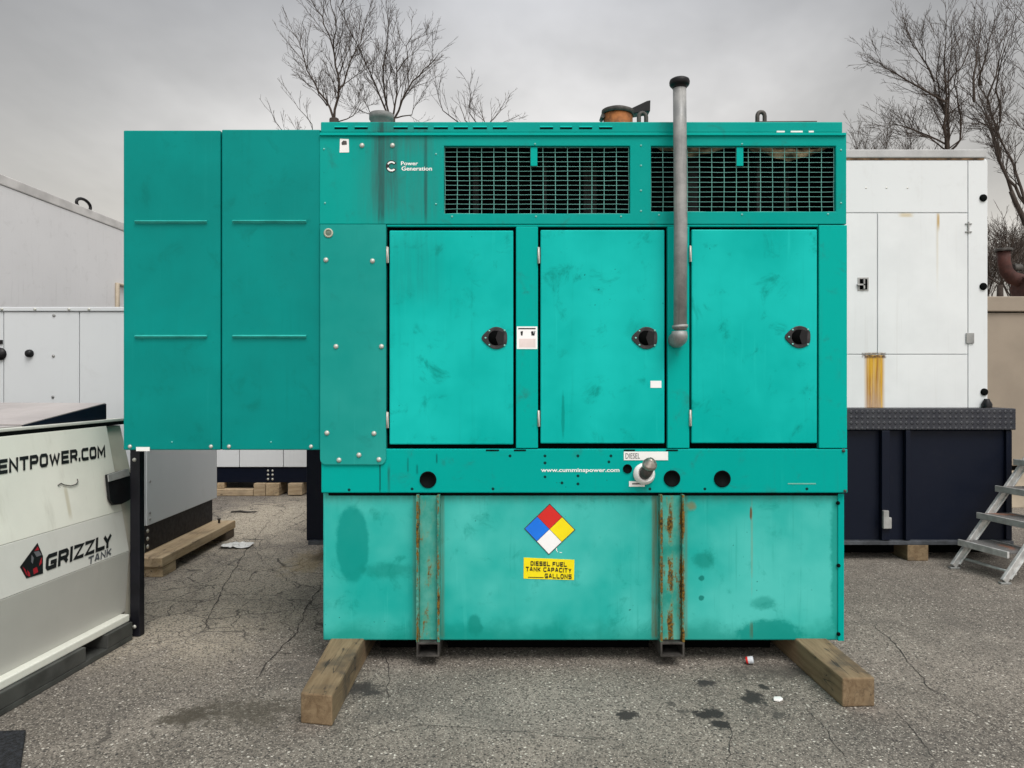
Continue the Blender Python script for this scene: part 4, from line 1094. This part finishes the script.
# ------------------------------------------------------------------ low white enclosure, left middle
YL, XL = 5.70, -2.915
lw = thing('low_generator', 'low white generator enclosure on a dark skid behind the cream fuel tank', 'generator', (XL, YL, 0))
def LX(px): return (px - CX) / F * YL - XL
def LZ(py): return CAMZ - (py - HY) / F * YL
LZB, LZT = .372, LZ(311.5)
mb = MB(); mb.box(-2.6, 0, .012, 1.42, LZB, LZT); lb = mb.build('enclosure', M_low, lw, bevel=.008)
mb = MB(); mb.box(-2.62, .012, -.012, 1.44, LZT + .001, LZ(307)); tr = mb.build('roof', M_low, lw, bevel=.006)
mb = MB()
for px in (3, 36, 70, 90): mb = MB(); mb.lathe((LX(px), -.013, LZ(309.4)), [(.012, 0), (.01, -.006), (0, -.007)], (0, 1, 0), 8); mb.build('screw', M_zinc, tr)
for a, b in ((-200, 3.2), (4, 79), (79.8, 142.6)):
    mb = MB(); mb.box(LX(a), LX(b), 0, .012, LZB, LZT - .002); fp = mb.build('front_panel', M_low, lb, bevel=.003)
    if a == 4:
        mb = MB(); mb.lathe((LX(30), -.001, LZ(353.5)), [(.032, 0), (.030, -.02), (.02, -.032), (0, -.034)], (0, 1, 0), 14); mb.build('latch', M_black, fp)
        mb = MB()
        for px, py in ((54, 315.5), (53.5, 356), (53, 397)): mb = MB(); mb.lathe((LX(px), -.001, LZ(py)), [(.013, 0), (.010, -.006), (0, -.008)], (0, 1, 0), 8); mb.build('screw', M_galv_dark, fp)
    if a == -200:
        mb = MB(); mb.lathe((LX(0.5), -.001, LZ(354)), [(.05, 0), (.048, -.02), (0, -.024)], (0, 1, 0), 16); mb.box(LX(-1), LX(3), -.01, -.001, LZ(344), LZ(340)); mb.build('latch', M_black, fp)
mb = MB(); mb.box(.0, .010, .03, 1.39, LZB, LZT - .004); sd = mb.build('side_panel', M_low, lb, bevel=.003)
mb = MB()
for z in (.99, .72, .47, .42): mb = MB(); mb.lathe((.011, .075, z), [(.012, 0), (.010, .005), (0, .006)], (1, 0, 0), 8); mb.build('screw', M_galv_dark, sd)
mb = MB(); mb.box(-2.6, -.004, .02, 1.32, .158, LZB - .002); sk = mb.build('skid', M_skid, lw, bevel=.005)
mb = MB()
for z in (.325, .262, .2): mb = MB(); mb.lathe((-.003, .065, z), [(.017, 0), (.015, .005), (0, .006)], (1, 0, 0), 10); mb.build('bolt', M_zinc, sk)
# its timbers
block('timber', 'long pale timber beam under the low white enclosure, lying on two short blocks', XL - .10, XL + .205, YL - .12, 7.06, .082, .155, M_timber_new)
block('timber', 'short block under the near end of the pale beam by the cream tank post', XL - .10, XL + .20, YL - .10, YL + .12, 0, .080, M_timber_new)
block('timber', 'short block under the far end of the pale beam', XL - .10, XL + .20, 6.84, 7.04, 0, .080, M_timber_dark)
mb = MB(); mb.lathe((0, 0, 0), [(.011, 0), (.011, .035), (.018, .036), (.018, .046), (0, .048)], (0, 0, 1), 10)
sp = mb.build('bolt_stub', M_steel_dark, None, loc=(XL + .1, 6.92, .155)); tag(sp, 'dark bolt head standing up from the far end of the pale beam', 'bolt')

# ------------------------------------------------------------------ tall white trailer wall at the left
XT, ZT = -6.14, 4.0
M_tcap = simple('trailer_roof_edge', (.52, .51, .50), .55, 0, .15, 3)
tl = thing('white_trailer', 'tall weathered white trailer wall running back at the left edge, lifting ring on its top', 'trailer', (XT, 8.0, 0))
mb = MB(); mb.box(-2.5, 0, -4.5, 5.0, .9, ZT - .13); mb.build('wall', M_trailer, tl, bevel=.01)
mb = MB(); mb.box(-2.5, .012, -4.52, 5.02, ZT - .128, ZT); mb.build('roof_edge', M_tcap, tl, bevel=.012)
mb = MB(); mb.box(-2.4, -.05, -4.4, 4.9, 0.0, .898); mb.build('skid', M_skid, tl)
Yr = F * 6.14 / (CX - 85); q = W(85, 205, Yr)
mb = MB(); 
mb.tube([(-.02, Yr - 8 + .17 * math.cos(a), q.z + .082 * math.sin(a)) for a in [2 * PI * i / 16 for i in range(17)]], .022, 8, caps=False)
mb.build('lifting_ring', M_black, tl)
Yc = 11.15
mb = MB(); zc = W(118, 284, Yc).z
mb.tube([(.03, Yc - 8, 2.0), (.03, Yc - 8, zc), (.03, Yc - 7.3, zc)], .035, 8); mb.build('conduit', M_tan, tl)

# ------------------------------------------------------------------ far white unit seen under the duct
YU = 9.5
fu = thing('distant_generator', 'white generator enclosure on a navy skid, far back, seen under the teal duct', 'generator', (-3.0, YU, 0))
def UX(px): return (px - CX) / F * YU + 3.0
def UZ(py): return CAMZ - (py - HY) / F * YU
for a, b in ((150, 239), (239.7, 283), (283.7, 330)):
    mb = MB(); mb.box(UX(a), UX(b), 0, 1.8, UZ(467), 2.5); mb.build('panel', M_white_enc, fu, bevel=.004)
mb = MB(); mb.box(UX(150), UX(330), .02, 1.8, UZ(482.6), UZ(467.4)); sk = mb.build('skid', M_navy, fu, bevel=.004)
mb = MB()
for px in (267.5, 272): 
    for py in (471, 475, 479.4): mb = MB(); mb.lathe((UX(px), .019, UZ(py)), [(.016, 0), (.014, -.006), (0, -.007)], (0, 1, 0), 8); mb.build('bolt', M_zinc, sk)
mb = MB(); mb.box(UX(150), UX(330), -.02, 1.82, 2.501, 2.6); mb.build('roof', M_cap, fu)
def ublock(label, a, b, py0, py1, y0, y1, mat):
    block('timber', label, UX(a) - 3.0, UX(b) - 3.0, YU + y0, YU + y1, max(0, UZ(py1)), UZ(py0), mat)
ublock('pale flat board lying on the ground under the far white unit', 190, 254.5, 488.8, 495.2, -.06, .1, M_timber_x)
ublock('small wood block on the far flat board beneath the navy skid', 217, 224, 482.9, 488.6, .0, .1, M_timber_new)
ublock('left of two square wood blocks side by side under the far navy skid bolts', 254.9, 266.4, 483, 495.4, -.05, .3, M_timber_x)
ublock('right of two square wood blocks side by side under the far navy skid bolts', 267, 280, 483, 495.2, -.05, .3, M_timber_new)
ublock('wood block under the far navy skid beside the dark tank end', 289, 303, 483, 494.6, -.05, .3, M_timber_x)
mb = MB(); mb.box(-.3, 2.0, .0, .05, .0, .10)

# ------------------------------------------------------------------ litter
def crumple(name, label, cat, loc, sx, sy, sz, mat, seed):
    mb = MB(); n = 9
    for i in range(n + 1):
        for j in range(n + 1):
            u, v = i / n - .5, j / n - .5
            h = (mnoise.noise(Vector((u * 5, v * 5, seed))) + .5) * sz * (1 - abs(u)) 
            mb.v.append((u * sx + mnoise.noise(Vector((u * 6, v * 6, seed + 3))) * sx * .16, v * sy + mnoise.noise(Vector((u * 6, v * 6, seed + 7))) * sy * .25, max(.004, h)))
    for i in range(n):
        for j in range(n):
            if mnoise.noise(Vector((i * .6, j * .6, seed + 1))) > .34: continue
            a = i * (n + 1) + j; mb.face([a, a + n + 1, a + n + 2, a + 1])
    return tag(mb.build(name, mat, None, loc=loc), label, cat)
p = GP(236, 547)
crumple('plastic_scrap', 'crumpled dirty white plastic scrap on the asphalt by the pale beam', 'litter', p, .27, .16, .05, M_paper, 2.3)
p = GP(243, 513); mb = MB(); mb.tube([(-.14, 0, .012), (-.05, .02, .016), (.06, -.01, .014), (.15, .02, .012)], [.008, .012, .011, .006], 6)
tag(mb.build('stick', M_steel_dark, None, loc=p), 'thin dark stick lying on the asphalt below the far white unit', 'stick')
p = GP(749, 664)
mb = MB(); mb.lathe((-.022, 0, .024), [(0, 0), (.020, .001), (.024, .006), (.024, .016)], (1, -.35, .25), 16, 1); mb.lathe((-.022, 0, .024), [(.0245, .016), (.0245, .04), (.022, .05), (.0, .051)], (1, -.35, .25), 16, 0)
mb.v = [(q[0] * .8, q[1] * .8, q[2] * .8) for q in mb.v]
can = mb.build('litter_can', [simple('glossy_white_plastic', (.50, .53, .56), .3), M_red], None, loc=p); tag(can, 'small crushed white and red can on the ground under the teal tank', 'can')
p = GP(778, 701); mb = MB(); mb.prism([(-.025, -.01, .003), (.0, -.02, .003), (.024, -.004, .003), (.02, .018, .003), (-.015, .016, .003)], (0, .002, .012))
tag(mb.build('white_pebble', M_paper, None, bevel=.004, loc=p), 'white pebble on the asphalt among the oil spots', 'pebble')
a = GP(26, 734); 
mb = MB(); mb.prism([(-.9, -.085, 0), (-.9, -.8, 0), (.48, -.8, 0), (.0, 0, 0)][::-1], (0, 0, .02))
mt = mb.build('rubber_mat', M_rubber, None, bevel=.004, loc=(a.x, a.y, 0)); tag(mt, 'black textured rubber mat corner lying on the asphalt at the lower left', 'mat')

# ------------------------------------------------------------------ bare trees
def tree(label, Y, trunk, limbs, r0, twig=1.0, seed=0, group='bare trees beyond the yard', name='bare_tree', spread=1.0, density=1.0):
    rnd = random.Random(seed)
    base = GP(trunk[0][0], HY + F * CAMZ / Y); s = Y / F
    t = thing(name, label, 'tree', (base.x, Y, 0), 0, group)
    def L(px, py, dy=0): q = W(px, py, Y); return Vector((q.x - base.x, dy, q.z))
    tk = MB()
    tp = [Vector((0, 0, -.05))]
    for px, py in trunk[1:]: tp.append(L(px, py))
    n = len(tp)
    fine = []
    for a, b in zip(tp[:-1], tp[1:]):
        for i in range(4): fine.append(a.lerp(b, i / 4) + Vector((rnd.uniform(-1, 1), rnd.uniform(-1, 1), 0)) * r0 * .25)
    fine.append(tp[-1])
    tk.tube(fine, [r0 * (1.25 - .55 * i / (len(fine) - 1)) for i in range(len(fine))], 8)
    tk.build('trunk', M_bark, t)
    cr = MB()
    def branch(p0, d, length, rad, level):
        k = max(2, int(length / (.30 if level < 2 else .16))); step = length / k
        pts = [p0]; dirs = [d]; d = d.normalized()
        for i in range(k):
            d = (d + Vector((rnd.gauss(0, .13), rnd.gauss(0, .13), rnd.gauss(.045, .10)))).normalized()
            pts.append(pts[-1] + d * step); dirs.append(d)
        cr.tube(pts, [max((.17, .145, .115, .095, .085)[min(level, 4)] * s, rad * (1 - .72 * i / k)) for i in range(k + 1)], 4 if level < 2 else 3, caps=False, smooth=level < 2)
        kids(pts, dirs, length, rad, level)
    def kids(pts, dirs, length, rad, level):
        if level >= 4 or length < .16: return
        gap = (.15, .12, .10, .11)[min(level, 3)] / density
        acc = rnd.uniform(.1, gap) + (0 if level else .2)
        for i in range(len(pts) - 1):
            seg = pts[i + 1] - pts[i]; l = seg.length; pos = 0
            while acc < l:
                f = acc / l; p = pts[i] + seg * f
                along = (i + f) / (len(pts) - 1)
                dd = seg.normalized(); o = dd.orthogonal().normalized(); o.rotate(Matrix.Rotation(rnd.uniform(0, 2 * PI), 3, dd))
                a = rnd.uniform(.35, .8) * spread
                nd = (dd * math.cos(a) + o * math.sin(a)); nd.z += .2
                nl = (1.35 if level == 0 else .62) * (1.05 - .5 * along) * rnd.uniform(.5, 1.25) * (1.25 if level == 0 else length) * (twig if level == 0 else 1)
                if level == 0: nl = min(nl, 2.2)
                branch(p, nd, nl, max(.004, rad * (1 - .7 * along) * .45), level + 1)
                acc += gap * rnd.uniform(.6, 1.5)
            acc -= l
    allp = []
    for li in limbs:
        pr = li[0]; pxs = li[1:]
        dz = rnd.uniform(-1.1, 1.1); pts = []
        m = len(pxs)
        p0 = L(*pxs[0]); y0 = 0.0
        if allp:
            near = min(allp, key=lambda q: (q.x - p0.x) ** 2 + (q.z - p0.z) ** 2)
            if math.hypot(near.x - p0.x, near.z - p0.z) < .35: y0 = near.y
        cps = [L(px, py, y0 + dz * i / max(1, m - 1)) for i, (px, py) in enumerate(pxs)]
        for a, b in zip(cps[:-1], cps[1:]):
            k = max(2, int((b - a).length / .25))
            for i in range(k):
                pts.append(a.lerp(b, i / k) + (Vector((rnd.gauss(0, 1), rnd.gauss(0, 1), 0)) * .018 if pts else Vector()))
        pts.append(cps[-1])
        allp += pts
        rad = pr * s * .33
        N = len(pts)
        cr.tube(pts, [rad * (1 - .9 * i / (N - 1)) for i in range(N)], 6, caps=False)
        kids(pts, None, 3.0, rad, 0)
    cr.build('crown', M_twig, t)
    return t
G_ = 900
tree('tall bare tree with spreading limbs rising behind the left end of the teal roof', 17,
     [(334, G_), (336, 200), (334, 119)],
     [(4.2, (334, 124), (330, 108), (312, 81), (301, 55), (296, 37), (287, 25)),
      (4.0, (334, 122), (341, 87), (339, 70), (337, 56), (330, 34), (324, 22), (314, 8), (306, -4)),
      (3.4, (341, 92), (343, 84), (348, 62), (352, 45), (356, 31), (362, -4)),
      (2.4, (326, 104), (316, 90), (306, 70), (300, 60)), (2.0, (337, 122), (352, 112), (356, 95), (352, 80)),
      (2.2, (337, 56), (344, 44), (340, 25), (346, 8))], .16, .62, 3)
tree('bare tree with fine upright branches behind the grey round roof vent', 18,
     [(390, G_), (391, 220), (391, 118)],
     [(3.4, (391, 121), (384, 108), (374, 81), (362, 56), (354, 44)), (3.4, (391, 121), (386, 100), (387, 75), (393, 40), (392, 19)),
      (3.4, (392, 121), (396, 106), (399, 75), (397, 50), (396, 36)), (3.4, (393, 121), (403, 101), (415, 84), (425, 73), (436, 65), (441, 59)),
      (2.2, (396, 118), (410, 114), (416, 103), (420, 95)), (2.2, (389, 121), (372, 115), (365, 102), (363, 82)),
      (2.2, (399, 75), (408, 60), (412, 42), (416, 30))], .15, .58, 5)
tree('small sparse bare tree behind the middle of the teal roof', 15,
     [(480, G_), (482, 230), (483, 135)],
     [(2.2, (483, 135), (460, 128), (445, 120), (441, 104), (440, 88)), (2.2, (483, 135), (466, 120), (462, 107), (455, 100)), (2.4, (483, 135), (486, 118), (479, 102), (476, 90)),
      (2.4, (484, 135), (490, 120), (500, 104), (508, 96)), (2.0, (484, 135), (497, 122), (512, 108), (518, 100)), (2.0, (484, 135), (470, 118), (472, 104), (468, 98))], .10, .36, 8, density=.9)
tree('thin bare sapling rising just left of the teal roof', 16,
     [(318, G_), (318, 230), (317, 145)],
     [(1.6, (317, 145), (290, 140), (281, 128), (278, 117)), (1.8, (317, 146), (315, 128), (306, 116), (300, 106)), (1.4, (317, 145), (294, 138), (293, 117))], .07, .4, 9, density=.8)
tree('wide bare tree standing behind the white enclosure with long limbs reaching left', 18,
     [(948, G_), (948, 250), (947, 150)],
     [(4.4, (946, 152), (941, 140), (936, 109), (931, 78), (927, 49), (922, 22)), (4.4, (947, 152), (948, 138), (943, 113), (937, 97), (933, 80), (938, 55), (934, 38)),
      (4.4, (948, 152), (950, 138), (953, 107), (955, 78), (961, 39), (964, 10)), (3.6, (949, 152), (957, 142), (951, 109), (944, 90), (941, 60), (946, 40)),
      (3.4, (936, 108), (912, 92), (890, 76), (878, 65), (868, 56)), (3.2, (931, 84), (920, 68), (908, 55), (894, 34)),
      (2.8, (944, 146), (930, 136), (918, 129), (898, 121), (879, 134)), (2.4, (945, 150), (925, 141), (905, 137), (880, 133), (862, 138)),
      (3, (955, 78), (968, 62), (976, 40), (980, 18)), (2.4, (950, 148), (966, 136), (974, 118))], .10, .6, 12, density=1.0)
tree('bare tree leaning out to the right of the white enclosure corner', 14,
     [(1050, G_), (1046, 330), (1032, 240), (1011, 191)],
     [(4.8, (1013, 196), (1000, 161), (994, 140), (992, 125), (984, 105), (976, 88), (974, 64), (970, 36)),
      (4.0, (985, 107), (982, 101), (988, 80), (992, 59), (996, 33)), (3.2, (994, 140), (996, 122), (1004, 110), (1002, 96)),
      (3, (976, 88), (968, 76), (966, 56), (960, 44))], .06, .55, 15, density=1.0)
tree('dark bare tree at the right picture edge with thick bent limbs', 12,
     [(1058, G_), (1056, 330), (1040, 240), (1026, 204)],
     [(4.8, (1027, 206), (1019, 185), (1012, 165), (1008, 140), (1013, 122), (1010, 104), (1003, 82), (996, 66), (990, 52)),
      (4.4, (1004, 84), (1002, 58), (1006, 29), (1011, 5)), (4.4, (1026, 204), (1024, 170), (1022, 140), (1014, 112), (1011, 78), (1008, 50)),
      (3.4, (1024, 110), (1013, 80), (1008, 50), (1016, 20)), (3, (1012, 165), (1000, 150), (994, 138)), (3.4, (1026, 200), (1036, 150), (1032, 100), (1026, 60), (1020, 20))], .05, .55, 17, density=1.0)
tree('leafless sapling beside the rust brown exhaust behind the white corner', 11,
     [(1002, G_), (1002, 330), (1000, 285)],
     [(3.4, (1000, 285), (997, 262), (993, 245), (988, 222)), (2.4, (1000, 285), (990, 262), (987, 240)), (2.4, (1001, 285), (1012, 255), (1014, 225)), (2.2, (1001, 285), (1020, 262), (1026, 238))], .06, .35, 19, density=1.3)
# brush beyond the right-hand cabinet
for i, (px, top, Y, lab) in enumerate(((985, 236, 22, 'brown leafless thicket beyond the white corner, left of the rust brown exhaust'), (1012, 228, 23, 'brown leafless thicket directly behind the rust brown exhaust'), (1040, 232, 24, 'brown leafless thicket past the right picture edge'), (905, 126, 26, 'low brushy bare crown peeping over the white enclosure roof'), (868, 132, 27, 'thin bare crown between the teal roof and the white enclosure'))):
    rr = random.Random(i + 40); b0 = top + 75
    limbs = [(2.0, (px + rr.uniform(-4, 4), b0), (px + a * .6 + rr.uniform(-3, 3), b0 - 35), (px + a + rr.uniform(-4, 4), top + abs(a) * .6 + rr.uniform(-4, 8))) for a in (-26, -17, -9, -2, 6, 14, 24)]
    tree(lab, Y, [(px, G_), (px, b0 + 10), (px, b0)], limbs, .10, .75, 60 + i, group='leafless brush behind the yard', name='bare_shrub', density=.62 if i > 2 else .9)

# ------------------------------------------------------------------ sky, sun, camera
SUN_EL, SUN_AZ = 55.0, 150.0            # azimuth measured from +Y clockwise: behind the camera, to the right
w = bpy.data.worlds.new('World'); scene.world = w; w.use_nodes = True
g = G(w.node_tree); bgn = w.node_tree.nodes['Background']
sky = w.node_tree.nodes.new('ShaderNodeTexSky'); sky.sky_type = 'NISHITA'; sky.sun_disc = False
sky.sun_elevation = math.radians(SUN_EL); sky.sun_rotation = math.radians(SUN_AZ)
sky.air_density = 2.0; sky.dust_density = 4.0
D = g.coord('Generated'); dx, dy, dz = g.sep(D)
elev = g.clamp(dz)
def ramp(f, stops):
    n = w.node_tree.nodes.new('ShaderNodeValToRGB'); g.put(n.inputs[0], f)
    cr = n.color_ramp
    while len(cr.elements) < len(stops): cr.elements.new(.5)
    for e, (p, c) in zip(cr.elements, stops): e.position = p; e.color = (*c, 1)
    return S(g, n.outputs[0])
cloud = ramp(elev, [(0, (.74, .695, .63)), (.16, (.72, .685, .635)), (.30, (.57, .555, .54)), (.46, (.38, .38, .39)), (.7, (.66, .66, .67)), (1, (.95, .95, .96))])
flat = g.comb(dx / (dz + .25), dy / (dz + .25), dz)
cn = g.noise(g.map(flat, (1, .55, 1), (3.3, 1.2, 0)), 1.1, 5, .55, .4)
cn2 = g.noise(g.map(flat, (1, .5, 1), (1.1, 7.7, 0)), 3.2, 5, .6)
amt = .80 + g.ss(cn, .32, .68) * .38 + (cn2 - .5) * .34
sh = dx * math.sin(math.radians(SUN_AZ)) + dy * math.cos(math.radians(SUN_AZ))
behind = 1.0 + g.ss(sh, -.2, .8) * .9         # the overcast is thinner, so brighter, on the sun's side
centre = 1.04 - g.ss(g.m('ABSOLUTE', dx + .03), .06, .60) * .38
mul = amt * behind * centre * 10.0
mm = w.node_tree.nodes.new('ShaderNodeVectorMath'); mm.operation = 'SCALE'
g.put(mm.inputs[0], cloud); g.put(mm.inputs['Scale'], mul)
mixn = g.mix(.93, S(g, sky.outputs[0]), S(g, mm.outputs[0]))
g.put(bgn.inputs['Color'], mixn); bgn.inputs['Strength'].default_value = .10

sl = bpy.data.lights.new('sun', 'SUN'); sl.energy = 1.5; sl.angle = math.radians(28); sl.color = (1, .965, .92)
so = bpy.data.objects.new('sun', sl); COL.objects.link(so)
az = math.radians(SUN_AZ); el = math.radians(SUN_EL)
sdir = Vector((math.sin(az) * math.cos(el), math.cos(az) * math.cos(el), math.sin(el)))
so.rotation_euler = sdir.to_track_quat('Z', 'Y').to_euler()

cd = bpy.data.cameras.new('camera'); cd.sensor_width = 36; cd.lens = F / 1024 * 36; cd.clip_start = .05; cd.clip_end = 2000
cd.shift_y = -(384 - HY) / 1024
co = bpy.data.objects.new('camera', cd); COL.objects.link(co); co.location = (0, 0, CAMZ); co.rotation_euler = (PI / 2, 0, 0)
scene.camera = co
scene.view_settings.view_transform = 'Standard'; scene.view_settings.look = 'None'
scene.view_settings.exposure = 0.6; scene.view_settings.gamma = 1.0; scene.view_settings.use_curve_mapping = False
scene.render.engine = 'CYCLES'; scene.cycles.max_bounces = 5; scene.cycles.diffuse_bounces = 3; scene.cycles.glossy_bounces = 2; scene.cycles.use_denoising = True
scene.render.film_transparent = False
